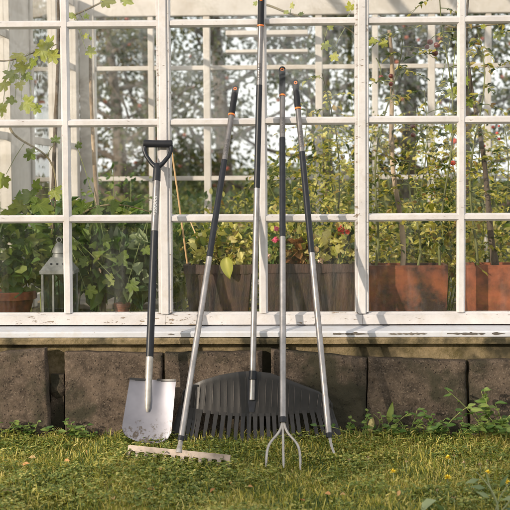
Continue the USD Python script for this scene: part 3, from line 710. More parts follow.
# --- leaf rake
tl = Tool((261.3, -4), (251.0, 443), zbar1, -.0165)
LR = thing('leaf_rake', 'leaf rake with a wide black plastic fan of tines standing before the slabs', 'rake', tl.F)
handle(LR, tl, (-4, 25, 85, 188, 372), None)
obj(LR, 'tube_end', lathe(tl, [(371, .0104), (399.5, .0104), (400, .009)]), 'aluminium', smooth=40)
Tp = np.array([(181.5, 396), (183, 390.5), (192, 385), (203, 380), (220, 375), (237, 372), (252, 371), (270, 373), (284, 378), (297, 383), (319, 391.5), (329, 398.5), (333, 404)], float)
Mp = np.array([(180.5, 408), (182, 408.4), (190, 410.5), (200, 412.5), (220, 415), (237, 416), (252, 416.5), (268, 416), (283, 414.6), (297, 413.5), (316, 412.5), (327, 412), (332.5, 411.5)], float)
Bp = np.array([(171.5, 436), (175, 438), (184, 440), (195, 441.5), (216, 443), (235, 444), (252, 444), (269, 444), (285, 443.5), (301, 442.5), (323, 441.5), (336, 440), (342, 438)], float)
def along(A, s):
    k = np.linspace(0, 1, len(A)); return np.stack([np.interp(s, k, A[:, 0]), np.interp(s, k, A[:, 1])], -1)
def fan(px, py, u, off=0.0):
    c = tl.at(py)
    return P(px, py, c[1] + .016 + .040 * u * u - off - (.020 * max(0, (py - 415) / 28) ** 1.5))
NT = 30
ns = NT * 4 + 1
ss = np.linspace(0, 1, ns)
hv = 9
f = np.zeros((hv, ns, 3)); bk = np.zeros((hv, ns, 3))
for a_, s in enumerate(ss):
    T0, M0 = along(Tp, s), along(Mp, s)
    u = 2 * s - 1
    for i in range(hv):
        v = i / (hv - 1)
        q = T0 * (1 - v) + M0 * v
        rip = .0005 * math.cos(2 * math.pi * s * NT) * min(1, v * 2.5)
        f[i, a_] = fan(q[0], q[1], u, .0015 + rip); bk[i, a_] = f[i, a_] + [0, .003, 0]
FB = obj(LR, 'fan_body', grid_solid(f, bk), 'rake_plastic_tread_shade', smooth=50)
for k in range(1, NT):
    s = k / NT
    T0, M0 = along(Tp, s), along(Mp, s); u = 2 * s - 1
    if abs(s - .5) < .03: continue
    v0, v1 = .16 + .03 * math.sin(k * 1.7), .80
    pts = [fan(*(T0 * (1 - v) + M0 * v), u, .0022 + .0016) for v in np.linspace(v0, v1, 5)]
    obj(FB, 'rib', tube(pts, [.0004, .0009, .0010, .0009, .0004], 6), 'rib_plastic_sunlit', smooth=True)
for k in range(NT):
    s = (k + .5) / NT; u = 2 * s - 1
    M0, B0 = along(Mp, s), along(Bp, s)
    M0 = M0 - (B0 - M0) * .10
    pts = np.array([fan(*(M0 + (B0 - M0) * t), u, .002) for t in (0, .12, .35, .6, .85, 1.0)])
    wv = np.array([1.0, 0, 0]); nv = unit(np.cross(wv, pts[-1] - pts[0]))
    obj(LR, 'tine', strip_solid(pts, wv, nv, [.0190, .0166, .0152, .0142, .0130, .0108], [.0036, .0044, .0044, .004, .0036, .003]), 'rake_plastic_tread_shade')
C0 = tl.at(372) + tl.fwd * .004
cl = [lathe(tl, [(370.5, .0105), (371, .0138), (379, .0142), (379.6, .0105)])]
obj(LR, 'clip', cat_(cl), 'black_plastic', smooth=40)
pl = np.array([fan(x, y, (x - 254) / 74.0, .0025) for x, y in ((252.2, 377), (252.0, 388), (251.8, 402), (251.6, 412))])
obj(LR, 'spine', strip_solid(pl, np.array([1.0, 0, 0]), unit(np.cross([1.0, 0, 0], pl[-1] - pl[0])), [.034, .034, .030, .018], .005), 'black_plastic')

# --- three tined cultivator
tl = Tool((282.3, 67), (283.0, 471), zbar2, -.0165)
CU = thing('cultivator', 'three pronged hand cultivator on a long handle standing in front of the leaf rake', 'cultivator', tl.F)
handle(CU, tl, (67, 95, 138, 237, 417), None)
obj(CU, 'ferrule', lathe(tl, [(417, .0095), (417.3, .0125), (422.5, .0118), (422.8, .008)]), 'black_plastic', smooth=40)
def px_path(pts, off):
    return np.array([P(x, y, tl.at(y)[1] - o) for (x, y), o in zip(pts, off)])
def smooth_path(p, n=24):
    from scipy.interpolate import CubicSpline
    d = np.r_[0, np.cumsum(np.linalg.norm(np.diff(p, axis=0), axis=1))]
    return CubicSpline(d, p)(np.linspace(0, d[-1], n))
for pts in ([(282.2, 421), (281.6, 426), (277.5, 434), (269.5, 444), (267.0, 452), (266.3, 460), (266.0, 467)],
            [(283.0, 421), (283.0, 430), (283.1, 440), (283.2, 450), (283.4, 460), (283.6, 468)],
            [(283.9, 421), (284.6, 426), (288.6, 434), (297.0, 444), (299.6, 452), (300.2, 461), (300.4, 470)]):
    off = np.linspace(0, .05, len(pts)) ** 1.0 * np.linspace(0, 1, len(pts))
    p = smooth_path(px_path(pts, off))
    obj(CU, 'prong', tube(p, np.r_[np.full(20, .0046), .0043, .0038, .0031, .0022], 10), 'galvanised', smooth=50)

# --- weeder
tl = Tool((295.2, 80), (331.6, 463), zbar2, -.0165)
WD = thing('weeder', 'long handled weeder with a thin bent blade at the right end of the tool row', 'weeder', tl.F)
handle(WD, tl, (80, 108, 152, 253, 433), None)
obj(WD, 'ferrule', lathe(tl, [(433, .0095), (433.3, .0122), (437.5, .0115), (437.8, .008)]), 'black_plastic', smooth=40)
p = smooth_path(px_path([(329.2, 436), (330.2, 440), (331.8, 447), (334.0, 453), (334.4, 460), (333.0, 468)], [0, 0, .002, .006, .014, .02]))
nv = unit(np.cross(p[-1] - p[0], [1.0, 0, 0]))
obj(WD, 'blade', strip_solid(p, np.array([1.0, 0, 0]), nv, np.linspace(.011, .006, len(p)), np.linspace(.006, .0025, len(p))), 'galvanised', smooth=40)

# ---------------------------------------------------------------- pots, planters, lantern on the staging
def tapered_box(x0, x1, y0, y1, z0, z1, sh, rim_h, rim_o, wall=.012):
    """A planter trough: tapered body and soil; returns body, rim, soil."""
    def ring(x0, x1, y0, y1, z): return np.array([[x0, y0, z], [x1, y0, z], [x1, y1, z], [x0, y1, z]])
    zr = z1 - rim_h
    rings = [ring(x0 + sh, x1 - sh, y0 + sh * .6, y1 - sh * .6, z0), ring(x0, x1, y0, y1, zr + .001)]
    v = np.vstack(rings); f = []
    for i in range(4):
        j = (i + 1) % 4; f += [[i, j, 4 + j], [i, 4 + j, 4 + i]]
    f += [[0, 2, 1], [0, 3, 2], [4, 5, 6], [4, 6, 7]]
    body = trimesh.Trimesh(v, f, process=False); body = body.subdivide().subdivide().subdivide().subdivide()
    o = rim_o
    outer = manifold3d.Manifold.cube([x1 - x0 + 2 * o, y1 - y0 + 2 * o, rim_h]).translate([x0 - o, y0 - o, zr])
    inner = manifold3d.Manifold.cube([x1 - x0 - 2 * wall, y1 - y0 - 2 * wall, rim_h * 2]).translate([x0 + wall, y0 + wall, zr + .003])
    rim = outer - inner
    mm = rim.refine_to_length(.012).to_mesh(); rim = trimesh.Trimesh(mm.vert_properties[:, :3], mm.tri_verts, process=False)
    soil = box(x0 + wall + .001, x1 - wall - .001, y0 + wall + .001, y1 - wall - .001, zr + .004, z1 - .012)
    return body, rim, soil
def rough(m, amp, sc, seed):
    v = np.array(m.vertices); n = (meshkit.fbm(v * sc, 3, seed) - .5) * amp
    m.vertices = v + np.stack([n, (meshkit.fbm(v * sc + 7, 3, seed) - .5) * amp, n * .7], 1); return m
def planter(pxl, pxr, ptop, Y, mtl, label, rim_h, rim_o, sh, deep=.17, flute=0.0, seed=1):
    x0, x1 = P(pxl, ptop, Y)[0], P(pxr, ptop, Y)[0]; z1 = P((pxl + pxr) / 2, ptop, Y)[2]
    body, rim, soil = tapered_box(x0, x1, Y, Y + deep, BZ, z1, sh, rim_h, rim_o)
    if flute:
        v = np.array(body.vertices); fr = v[:, 1] < Y + .03
        v[fr, 1] += flute * np.cos(v[fr, 0] * 190); body.vertices = v
    t = thing('planter', label, 'planter', ((x0 + x1) / 2, Y + deep / 2, BZ))
    obj(t, 'planter_body', rough(body, .004, 12, seed), mtl, smooth=35); obj(t, 'rim', rough(rim, .005, 20, seed + 2), mtl, smooth=35); obj(t, 'soil', soil, 'soil')
    return (x0 + x1) / 2, Y + deep / 2, z1
pl1 = planter(185, 251, 265, .10, 'old_planter', 'weathered brown ribbed planter with a chipped rim behind the soil rake', .035, .006, .018, flute=.0035, seed=3)
pl2 = planter(265, 356, 264, .11, 'old_planter', 'long weathered brown planter behind the cultivator and weeder', .035, .005, .008, flute=.0018, seed=5)
pl3 = planter(369.5, 448, 265.5, .12, 'terracotta_dark', 'smooth rust red planter in the window right of the thick post', .014, .001, .004, seed=7)
pl4 = planter(467, 560, 265, .12, 'terracotta', 'orange red planter at the right edge of the photo', .014, .001, .004, seed=9)
def round_pot(c, r, z0, z1, label):
    t = thing('flower_pot', label, 'flower pot', (c[0], c[1], z0))
    rh = (z1 - z0) * .3
    prof = [(0, z0), (r * .70, z0), (r * .9, z1 - rh), (r, z1 - rh + .001), (r * 1.02, z1 - .004), (r, z1), (r * .93, z1), (r * .90, z1 - .02), (0, z1 - .021)]
    m = trimesh.creation.revolve(np.array(prof), sections=40); m.apply_translation([c[0], c[1], 0])
    obj(t, 'pot', m, 'terracotta', smooth=35)
    s = trimesh.creation.cylinder(r * .88, .012, sections=28); s.apply_translation([c[0], c[1], z1 - .018]); obj(t, 'soil', s, 'soil')
c = P(8, 300, .26); ztop = P(8, 290.5, .26)[2]
round_pot((c[0], .26), .118, BZ, ztop, 'orange terracotta flower pot at the left edge with a leafy plant in it')
c2 = P(122, 306, .30); round_pot((c2[0], .30), .034, BZ, P(122, 303, .30)[2], 'tiny terracotta pot low behind the window left of the spade')
# lantern
lc = P(60, 300, .17); lx, ly = lc[0], .17
LN = thing('lantern', 'grey white tin lantern with glass sides standing inside the left window', 'lantern', (lx, ly, BZ))
zt = P(60, 273, ly)[2]; zroof = P(60, 257, ly)[2]; zcap = P(60, 242, ly)[2]; hw = (P(76.5, 290, ly)[0] - P(43.5, 290, ly)[0]) / 2 * .87
obj(LN, 'base', box(lx - hw - .004, lx + hw + .004, ly - hw - .004, ly + hw + .004, BZ, BZ + .018, .003), 'tin')
for sx in (-1, 1):
    for sy in (-1, 1):
        obj(LN, 'corner_post', box(lx + sx * hw - .005, lx + sx * hw + .005, ly + sy * hw - .005, ly + sy * hw + .005, BZ + .018, zt, .001), 'tin')
obj(LN, 'front_bar', box(lx - hw * .27 - .004, lx - hw * .27 + .004, ly - hw - .003, ly - hw + .004, BZ + .019, zt - .001, .001), 'tin')
for k, (dx, dy) in enumerate(((0, -1), (0, 1), (-1, 0), (1, 0))):
    gl_ = box(lx + dx * hw - (.0012 if dx else hw - .006), lx + dx * hw + (.0012 if dx else hw - .006), ly + dy * hw - (.0012 if dy else hw - .006), ly + dy * hw + (.0012 if dy else hw - .006), BZ + .019, zt - .001)
    obj(LN, 'glass_side', gl_, 'lantern_glass')
def pyramid(z0, z1, a, b):
    v = [[lx + sx * a, ly + sy * a, z0] for sx, sy in ((-1, -1), (1, -1), (1, 1), (-1, 1))] + [[lx + sx * b, ly + sy * b, z1] for sx, sy in ((-1, -1), (1, -1), (1, 1), (-1, 1))]
    f = [[0, 2, 1], [0, 3, 2], [4, 5, 6], [4, 6, 7]]
    for i in range(4):
        j = (i + 1) % 4; f += [[i, j, 4 + j], [i, 4 + j, 4 + i]]
    return trimesh.Trimesh(v, f, process=False)
rf = obj(LN, 'roof', cat_([pyramid(zt, zt + .014, hw + .010, hw + .010), pyramid(zt + .0141, zroof, hw + .008, hw * .52)]), 'tin')
for k in (-1, 0, 1):
    dsc = trimesh.creation.cylinder(.0042, .004, sections=12); 
    yy = ly - (hw + .008 + hw * .52) / 2
    dsc.apply_transform(trimesh.transformations.rotation_matrix(math.pi / 2 - .6, [1, 0, 0])); dsc.apply_translation([lx + k * hw * .42, yy - .001, (zt + .014 + zroof) / 2]); obj(rf, 'vent_hole', dsc, 'black_plastic')
prof = np.array([(0, zroof), (hw * .50, zroof), (hw * .42, zroof + .015), (hw * .50, zroof + .018), (hw * .46, zroof + .03), (hw * .25, zcap - .008), (.006, zcap), (0, zcap)])
m = trimesh.creation.revolve(prof, sections=28); m.apply_translation([lx, ly, 0]); obj(LN, 'chimney_cap', m, 'tin', smooth=35)
rg = trimesh.creation.torus(.010, .0018, 24, 8); rg.apply_transform(trimesh.transformations.rotation_matrix(math.pi / 2, [1, 0, 0])); rg.apply_translation([lx, ly, zcap + .008]); obj(LN, 'ring', rg, 'tin', smooth=True)

# ---------------------------------------------------------------- canes and stakes
def pole(name, pts, rads, mtl, label, catg='stake', n=10, knots=0):
    p = np.array(pts, float)
    q = smooth_path(p, max(12, 6 * len(p))) if len(p) > 2 else np.linspace(p[0], p[-1], 14)
    r = np.interp(np.linspace(0, 1, len(q)), np.linspace(0, 1, len(rads)), rads)
    if knots: r = r * (1 + .22 * (meshkit.noise(q * 17, 3) - .5) + .25 * (meshkit.noise(q * 31, 9) > .78))
    t = thing(name, label, catg, q[0])
    obj(t, 'shaft', tube(q, r, n), mtl, smooth=True)
pole('stake', [P(103.5, 313, .42), P(100, 250, .40), P(96, 190, .38), P(92.5, 130, .36), P(90, 45, .34)], [.013, .010, .0085, .0075, .006], 'bark_pale', 'pale knotty wooden stake rising left of the spade inside the window', knots=1)
pole('stake', [P(52, 300, .65), P(52.5, 235, .65), P(54.5, 150, .65), P(57, 90, .65), P(58.5, 0, .65)], [.011, .010, .009, .008, .006], 'bark_dark', 'brown stake at the left edge close beside the thin left mullion', knots=1)
pole('bamboo_cane', [P(188.5, 272, .2), P(172, 152, .16)], [.0042, .0034], 'cane', 'thin orange bamboo cane leaning beside the spade handle', 'cane')
pole('bamboo_cane', [P(207, 262, .22), P(189, 218, .3)], [.003, .0026], 'cane', 'short thin cane in the chipped brown planter', 'cane')
pole('stake', [P(402.5, 268, .22), P(400, 215, .24), P(393, 170, .26), P(391.5, 120, .3), P(389, 30, .3)], [.0105, .0098, .0095, .009, .007], 'bark_pale', 'mossy pale stake in the smooth rust red planter', knots=1)
pole('stake', [P(496, 268, .2), P(489, 215, .22), P(484, 160, .24), P(472, 90, .3), P(468, 0, .3)], [.014, .011, .009, .007, .005], 'bark_dark', 'dark woody stem standing in the right edge planter', knots=1)

# ---------------------------------------------------------------- plants inside
def tall_plant(name, label, base, height, spread, seed, mtl='tomato_leaf', nodes=22, leaflet=.032, catg='tomato plant', lean=(0, 0), fruit=0, fmat='tomato_dark', start=.06, temp=None, group=None, rl=.20):
    r = np.random.default_rng(seed)
    base = np.array(base, float)
    k = np.linspace(0, 1, 12)
    ph = r.uniform(0, 6, 2)
    path = base + np.stack([(lean[0] + r.normal(0, .07)) * k + .05 * np.sin(k * 6 + ph[0]) * k ** .6, lean[1] * k + .04 * np.sin(k * 5 + ph[1]) * k, height * k], 1)
    t = thing(name, label, catg, base, group)
    obj(t, 'stem', tube(path, np.linspace(.0058, .0020, 12), 7), 'stem_dark', smooth=True)
    pos, dr, nm, sz, rach = [], [], [], [], []
    for i in range(nodes):
        f = start + (1 - start) * (i + r.uniform(0, .8)) / nodes
        c = np.array([np.interp(f, k, path[:, a]) for a in range(3)])
        az = i * 2.4 + r.normal(0, .4)
        d = np.array([math.cos(az), math.sin(az), r.uniform(.0, .5)])
        L = rl * r.uniform(.65, 1.25) * (1 - .45 * f) * spread
        pts = [c + d * L * s + np.array([0, 0, -.55 * L * s * s]) for s in np.linspace(0, 1, 6)]
        rach.append(tube(pts, np.linspace(.0018, .0008, 6), 4, caps=False))
        side = unit(np.cross(d, [0, 0, 1.0]))
        for s in (.28, .42, .56, .70, .85):
            for sg in (-1, 1):
                q = np.array([np.interp(s, np.linspace(0, 1, 6), np.array(pts)[:, a]) for a in range(3)])
                pos.append(q); dr.append(side * sg + d * .5 + [0, 0, -.35] + r.normal(0, .25, 3)); nm.append(np.array([0, 0, 1.0]) + r.normal(0, .4, 3)); sz.append(leaflet * r.uniform(.6, 1.3))
        pos.append(pts[-1]); dr.append(d + [0, 0, -.9] + r.normal(0, .2, 3)); nm.append(np.array([0, 0, 1.0]) + r.normal(0, .3, 3)); sz.append(leaflet * r.uniform(.9, 1.6))
    obj(t, 'leaf_stalks', cat_(rach), 'stem_green', smooth=True, kind='stuff')
    obj(t, 'foliage', scatter_mix(.46, np.array(pos), np.array(dr), np.array(nm), np.array(sz)), mtl, kind='stuff')
    return t, path
def bush(name, label, center, radii, n, size, mtl, seed, temp=None, catg='plant', stem='stem_green', up=.5, base=None, group=None, holes=.0, stems=7, wid=.55):
    r = np.random.default_rng(seed)
    center = np.array(center, float); radii = np.array(radii, float)
    d = unit(r.normal(size=(n, 3))); rad = r.uniform(.35, 1.0, n) ** .6
    loc = d * rad[:, None]
    pos = center + loc * radii
    if holes:
        keep = meshkit.noise(pos / (radii.mean() * .45), seed) > holes
        pos, d = pos[keep], d[keep]
    b = np.array(base if base is not None else center - [0, 0, radii[2]], float)
    t = thing(name, label, catg, b, group)
    sm = []
    for i in r.choice(len(pos), min(stems, len(pos)), False):
        m = (b + pos[i]) / 2 + r.normal(0, .08, 3) * radii
        sm.append(tube([b + r.normal(0, .1, 3) * radii * [1, 1, 0], m, pos[i]], [.004, .003, .0015], 5))
    obj(t, 'stem', cat_(sm), stem, smooth=True)
    k = len(pos)
    obj(t, 'foliage', scatter_mix(wid, pos, d + r.normal(0, .6, (k, 3)) + [0, 0, -.1], d * .6 + [0, -.25, up] + r.normal(0, .5, (k, 3)), size * r.uniform(.35, 1.0, k) ** 1.5 * 1.9), mtl, kind='stuff')
    return t
# potted plant at the left edge
c = P(12, 258, .26); bush('pot_plant', 'bushy small leaved green plant growing in the left terracotta pot', (c[0], .26, c[2]), (.135, .13, .145), 620, .036, 'pot_leaf', 21, None, base=(c[0], .26, ztop - .01), holes=.30, wid=.85)
# dark leafy plants behind the left windows
for i, (px, py, Y, rx_, rz_, n, s, mt, lab) in enumerate([
    (98, 262, .40, .11, .13, 130, .095, 'pot_leaf', 'dark broad leaved plant behind the lantern'),
    (134, 268, .42, .10, .12, 120, .10, 'sage_leaf', 'grey green large leaved plant left of the spade shaft'),
    (118, 240, .62, .16, .14, 210, .09, 'pot_leaf', 'dark leafy plant standing behind the pale knotty stake'),
    (30, 238, .75, .18, .18, 260, .07, 'pot_leaf', 'dense dark plant behind the bushy pot plant'),
    (178, 262, .60, .10, .18, 200, .06, 'pot_leaf', 'dark small leaved plant left of the chipped brown planter'),
    (66, 236, .55, .10, .14, 130, .075, 'pot_leaf', 'green plant rising just above the lantern roof')]):
    c = P(px, py, Y); bush('shelf_plant', lab, (c[0], Y, c[2]), (rx_, .12, rz_), int(n * 2.2), s * .62, mt, 30 + i, leaf_oval(.55), base=(c[0], Y, BZ if Y < .5 else .02))
# lime green plants in the first brown planter, geraniums in the second
for i, (px, py, n, rx_, rz_, mt, lab) in enumerate([
    (208, 252, 120, .06, .075, 'lime_leaf', 'pale lime green plant at the left of the chipped brown planter'),
    (236, 250, 150, .062, .08, 'lime_leaf', 'pale lime green plant at the right of the chipped brown planter')]):
    c = P(px, py, pl1[1]); bush('planter_plant', lab, (c[0], pl1[1], c[2]), (rx_, .06, rz_), n * 2, .026, mt, 50 + i, None, wid=.8, base=(c[0], pl1[1], pl1[2] - .012))
def geranium(px, py, label, flowers, seed, mt, n=90):
    Y = pl2[1]; c = P(px, py, Y)
    t = bush('geranium', label, (c[0], Y, c[2]), (.055, .055, .06), n * 2, .026, mt, seed, None, wid=.9, base=(c[0], Y, pl2[2] - .012), catg='geranium')
    r = np.random.default_rng(seed)
    for (fx, fy, fr, fm) in flowers:
        q = P(fx, fy, Y - .05)
        obj(t, 'flower_stalk', tube([np.array([c[0], Y, c[2]]), q], [.002, .0015], 5), 'stem_green')
        d = rand_unit(46, r)
        obj(t, 'flower_head', scatter(leaf_oval(1.0, .02), q + d * fr * r.uniform(.5, 1, 46)[:, None], rand_unit(46, r), d, fr * .85), fm)
geranium(278, 252, 'pink flowered geranium at the left of the long brown planter', [(276.5, 229, .009, 'petal_pink'), (276, 239.5, .012, 'petal_pink'), (268.5, 256, .012, 'petal_pale')], 61, 'pot_leaf')
geranium(296, 255, 'rusty brown leaved plant in the middle of the long brown planter', [(321, 261, .010, 'petal_pale')], 62, 'rust_leaf')
geranium(313, 252, 'yellow green plant beside the weeder in the long brown planter', [], 63, 'lime_leaf')
geranium(341, 246, 'red flowered geranium at the right of the long brown planter', [(341, 230, .013, 'petal_red'), (347, 232, .009, 'petal_red')], 64, 'lime_leaf', 130)
# tomatoes and other tall plants
tp = []
TALL = [
    (376, 262, .20, .95, 1.0, 'tomato_leaf', 'tomato plant at the left of the smooth rust red planter', 20),
    (418, 262, .21, .62, 1.0, 'tomato_leaf', 'branching tomato plant in the middle of the smooth rust red planter', 16),
    (440, 262, .20, 1.10, .95, 'tomato_leaf', 'tall tomato plant at the right of the smooth rust red planter', 20),
    (478, 262, .20, .95, .8, 'tomato_leaf', 'tomato plant in the left of the right edge planter', 18),
    (520, 262, .20, 1.05, 1.0, 'tomato_leaf', 'tomato plant in the right of the right edge planter', 20)]
for i, (px, py, Y, h, sp, mt, lab, nd) in enumerate(TALL):
    c = P(px, py, Y); tp.append(tall_plant('tomato_plant', lab, (c[0], Y, c[2] - .02), h, sp, 70 + i, mt, int(nd * 1.15), .027))
FLOOR = [
    (290, .75, 1.02, 1.0, 'tomato_leaf', 'yellow green tomato plant seen between the cultivator and the leaf rake'),
    (318, .85, 1.30, 1.1, 'tomato_leaf', 'tall yellow green tomato plant seen just right of the weeder'),
    (345, .75, 1.42, 1.1, 'lime_leaf', 'tall pale tomato plant reaching up left of the thick right post'),
    (335, 1.15, 1.30, 1.2, 'tomato_leaf', 'tomato plant further back behind the weeder'),
    (372, 1.05, 1.25, 1.2, 'lime_leaf', 'pale tomato plant behind the thick right post'),
    (400, .85, 1.35, 1.1, 'tomato_leaf', 'tomato plant behind the mossy pale stake'),
    (425, 1.2, 1.30, 1.2, 'lime_leaf', 'pale tomato plant far back in the fourth window column'),
    (450, .9, 1.30, 1.0, 'tomato_leaf', 'tomato plant behind the thin right mullion'),
    (480, 1.1, 1.25, 1.2, 'lime_leaf', 'pale tomato plant far back near the right edge'),
    (505, .85, 1.25, 1.1, 'tomato_leaf', 'tomato plant behind the right edge planter'),
    (245, 1.1, .90, 1.0, 'lime_leaf', 'pale low tomato plant behind the leaf rake handle'),
    (215, 1.0, .80, .9, 'lime_leaf', 'pale low tomato plant behind the soil rake handle'),
    (270, 1.4, 1.05, 1.1, 'tomato_leaf', 'tomato plant at the back behind the thin middle mullion'),
    (305, 1.5, 1.2, 1.2, 'lime_leaf', 'pale tomato plant at the back behind the cultivator'),
    (390, 1.5, 1.15, 1.2, 'tomato_leaf', 'tomato plant on the back staging in the fourth window column'),
    (460, 1.6, 1.15, 1.2, 'tomato_leaf', 'tomato plant on the back staging near the right mullion')]
for i, (px, Y, h, sp, mt, lab) in enumerate(FLOOR):
    c = P(px, 260, Y)
    tall_plant('tomato_plant', lab, (c[0], Y, .02 if Y < 1.55 else BZ2), h if Y < 1.55 else h - .3, sp * 1.1, 90 + i, mt, 34, .026, lean=(rng.normal(0, .06), 0), rl=.22)
for i, (px, Y, rx_, rz_, n, mt, lab) in enumerate([
    (300, .62, .16, .16, 260, 'lime_leaf', 'low pale bush behind the long brown planter'),
    (395, .62, .17, .16, 280, 'lime_leaf', 'low pale bush behind the smooth rust red planter'),
    (480, .66, .17, .18, 280, 'lime_leaf', 'low pale bush behind the right edge planter'),
    (225, .66, .14, .13, 220, 'lime_leaf', 'low pale bush behind the chipped brown planter'),
    (440, .72, .15, .18, 240, 'tomato_leaf', 'low green bush behind the gap between the red planters')]):
    c = P(px, 250, Y); bush('low_bush', lab, (c[0], Y, c[2]), (rx_, .14, rz_), int(n * 2.2), .026, mt, 120 + i, leaf_oval(.55), base=(c[0], Y, .02), stems=12)
for i, (px, py, Y, rx_, rz_, n, mt, lab) in enumerate([
    (300, 190, 1.9, .30, .30, 420, 'lime_leaf', 'airy pale bush on the back staging behind the cultivator shaft'),
    (350, 165, 2.0, .28, .36, 420, 'lime_leaf', 'airy pale bush on the back staging left of the thick right post'),
    (405, 180, 1.9, .30, .34, 420, 'tomato_leaf', 'airy green bush on the back staging in the fourth window column'),
    (470, 170, 1.9, .30, .36, 420, 'lime_leaf', 'airy pale bush on the back staging near the right edge'),
    (240, 225, 1.9, .28, .20, 260, 'lime_leaf', 'airy low bush on the back staging behind the leaf rake handle'),
    (180, 225, 1.8, .20, .22, 240, 'sage_leaf', 'airy grey green bush on the back staging right of the spade'),
    (120, 215, 1.8, .26, .26, 300, 'pot_leaf', 'airy dark bush on the back staging left of the spade'),
    (330, 235, 1.0, .20, .16, 300, 'lime_leaf', 'fine pale bush low behind the weeder'),
    (430, 235, 1.0, .26, .18, 380, 'lime_leaf', 'fine pale bush low behind the red planters')]):
    c = P(px, py, Y); bush('airy_bush', lab, (c[0], Y, c[2]), (rx_, .2, rz_), int(n * 1.1), .024, mt, 160 + i, leaf_oval(.5), base=(c[0], Y, BZ2 if Y > 1.5 else .02), stems=14)
# dark tomatoes hanging on trusses
def truss(label, anchor, spots, Y, fm, r0=.013):
    a = P(*anchor, Y)
    t = thing('tomato_truss', label, 'tomatoes', a)
    q0 = P(spots[0][0], spots[0][1], Y)
    obj(t, 'truss_stem', tube(smooth_path(np.array([a, (a + q0) / 2 + [0, 0, .02], q0 + [0, 0, .01]]), 10), np.linspace(.0025, .0015, 10), 5), 'stem_green', smooth=True)
    for k, (x, y, s) in enumerate(spots):
        m = trimesh.creation.icosphere(2, r0 * s); m.vertices *= [1, 1, .92]; m.apply_translation(P(x, y, Y - .004 * k)); obj(t, 'tomato', m, fm, smooth=True)
truss('cluster of dark ripe tomatoes hanging in the top of the fourth window column', (456, 32), [(430, 42, 1.0), (437, 45, 1.05), (435, 53, 1.05), (427, 47, .8)], .30, 'tomato_dark')
truss('three dark tomatoes hanging left in the fourth window column', (376, 58), [(381, 77, .75), (391, 76, .8), (391, 84, .75)], .30, 'tomato_dark')
truss('pair of dark tomatoes below the bar in the fourth window column', (416, 110), [(413, 127, .85), (413, 135, .8)], .32, 'tomato_dark')
truss('pair of red tomatoes beside the thin right mullion', (459, 130), [(454, 141, 1.0), (453, 163, .9), (458, 152, .5)], .28, 'tomato_red')
truss('string of small red berries near the right edge below the bar', (497, 118), [(493, 127, .55), (497, 133, .5), (499, 139, .5), (484, 146, .5), (499, 126, .4)], .3, 'tomato_red')
# grape vine with large lobed leaves at the left, a second shoot across the top
def vine(label, stem_pts, leaves, mtl, seed, k=.88):
    r = np.random.default_rng(seed)
    p = np.array([P(x, y, Y) for x, y, Y in stem_pts])
    t = thing('grape_vine', label, 'vine', p[0])
    sp = smooth_path(p, 40)
    obj(t, 'vine_stem', tube(sp, np.linspace(.005, .002, 40), 6), 'twig', smooth=True)
    for i, (x, y, Y, s, ang) in enumerate(leaves):
        s = s * k
        q = P(x, y, Y)
        a = math.radians(ang + r.normal(0, 8))
        d = np.array([math.cos(a), -.25 + r.normal(0, .25), math.sin(a)])
        nm = np.array([r.normal(0, .3) - .3, -1.0, .55 + r.normal(0, .3)])
        q0 = q - unit(d) * s * .35
        tv, tf, vn = leaf_palm(seed * 10 + i)
        lf = scatter((tv, tf), q0[None], d[None], nm[None], np.array([s]))
        lv = np.array(lf.vertices); lf.vertices = lv + nm / 1.2 * ((meshkit.fbm(lv * 45, 2, i) - .5) * .008)[:, None]
        near = sp[np.argmin(np.linalg.norm(sp - q0, axis=1))]
        st = tube([near, (near + q0) / 2 + [0, 0, .006], q0], [.0016, .0013, .0012], 5)
        L_ = obj(t, 'leaf', lf, mtl, smooth=True)
        UsdGeom.PrimvarsAPI(stage.GetPrimAtPath(L_)).CreatePrimvar('vein', Sdf.ValueTypeNames.FloatArray, 'vertex').Set(Vt.FloatArray.FromNumpy(vn.astype(np.float32)))
        obj(L_, 'leaf_stalk', st, 'stem_green', smooth=True)
vine('grape vine shoot with yellow green lobed leaves in the upper left window', [(-30, 40, .35), (-5, 60, .32), (20, 58, .28), (40, 50, .26), (58, 44, .25)],
     [(20, 55, .20, .085, 190), (22, 67, .20, .085, 215), (43, 50, .18, .10, -30), (53, 56, .18, .075, -60), (12, 74, .2, .085, 200), (26, 76, .18, .06, -80), (4, 84, .22, .075, 230), (49, 44, .18, .08, 60), (33, 62, .19, .07, -100), (20, 84, .2, .06, -60), (2, 108, .22, .08, 250), (27, 103, .16, .09, -15), (36, 108, .16, .06, -35), (12, 100, .2, .055, 200)], 'vine_leaf', 5)
vine('grape vine shoot with a few leaves crossing the middle left window', [(10, 128, .3), (30, 145, .26), (48, 158, .24), (56, 190, .22), (52, 235, .25)],
     [(30, 154, .2, .075, 185), (55, 140, .22, .05, 80), (3, 180, .24, .09, 240), (30, 196, .2, .105, 190), (40, 205, .18, .12, -20), (20, 205, .2, .09, 200), (55, 192, .2, .085, -50), (10, 212, .22, .09, -60), (48, 216, .18, .075, -90), (36, 186, .24, .07, 60)], 'vine_dark', 6)
vine('grape vine with broad leaves across the window left of the spade', [(64, 232, .3), (80, 215, .26), (100, 206, .24), (120, 205, .24), (150, 212, .26)],
     [(82, 207, .2, .105, 140), (97, 210, .18, .095, -40), (113, 206, .18, .12, -15), (126, 214, .2, .075, -40), (74, 212, .22, .07, 220), (78, 145, .22, .055, -20), (105, 240, .22, .10, -70), (122, 258, .2, .12, -60), (132, 285, .2, .11, -30), (84, 262, .24, .09, 200), (90, 290, .22, .10, -20), (146, 250, .24, .08, -60), (110, 280, .24, .10, 200), (72, 245, .25, .08, -40)], 'vine_dark', 7, .60)
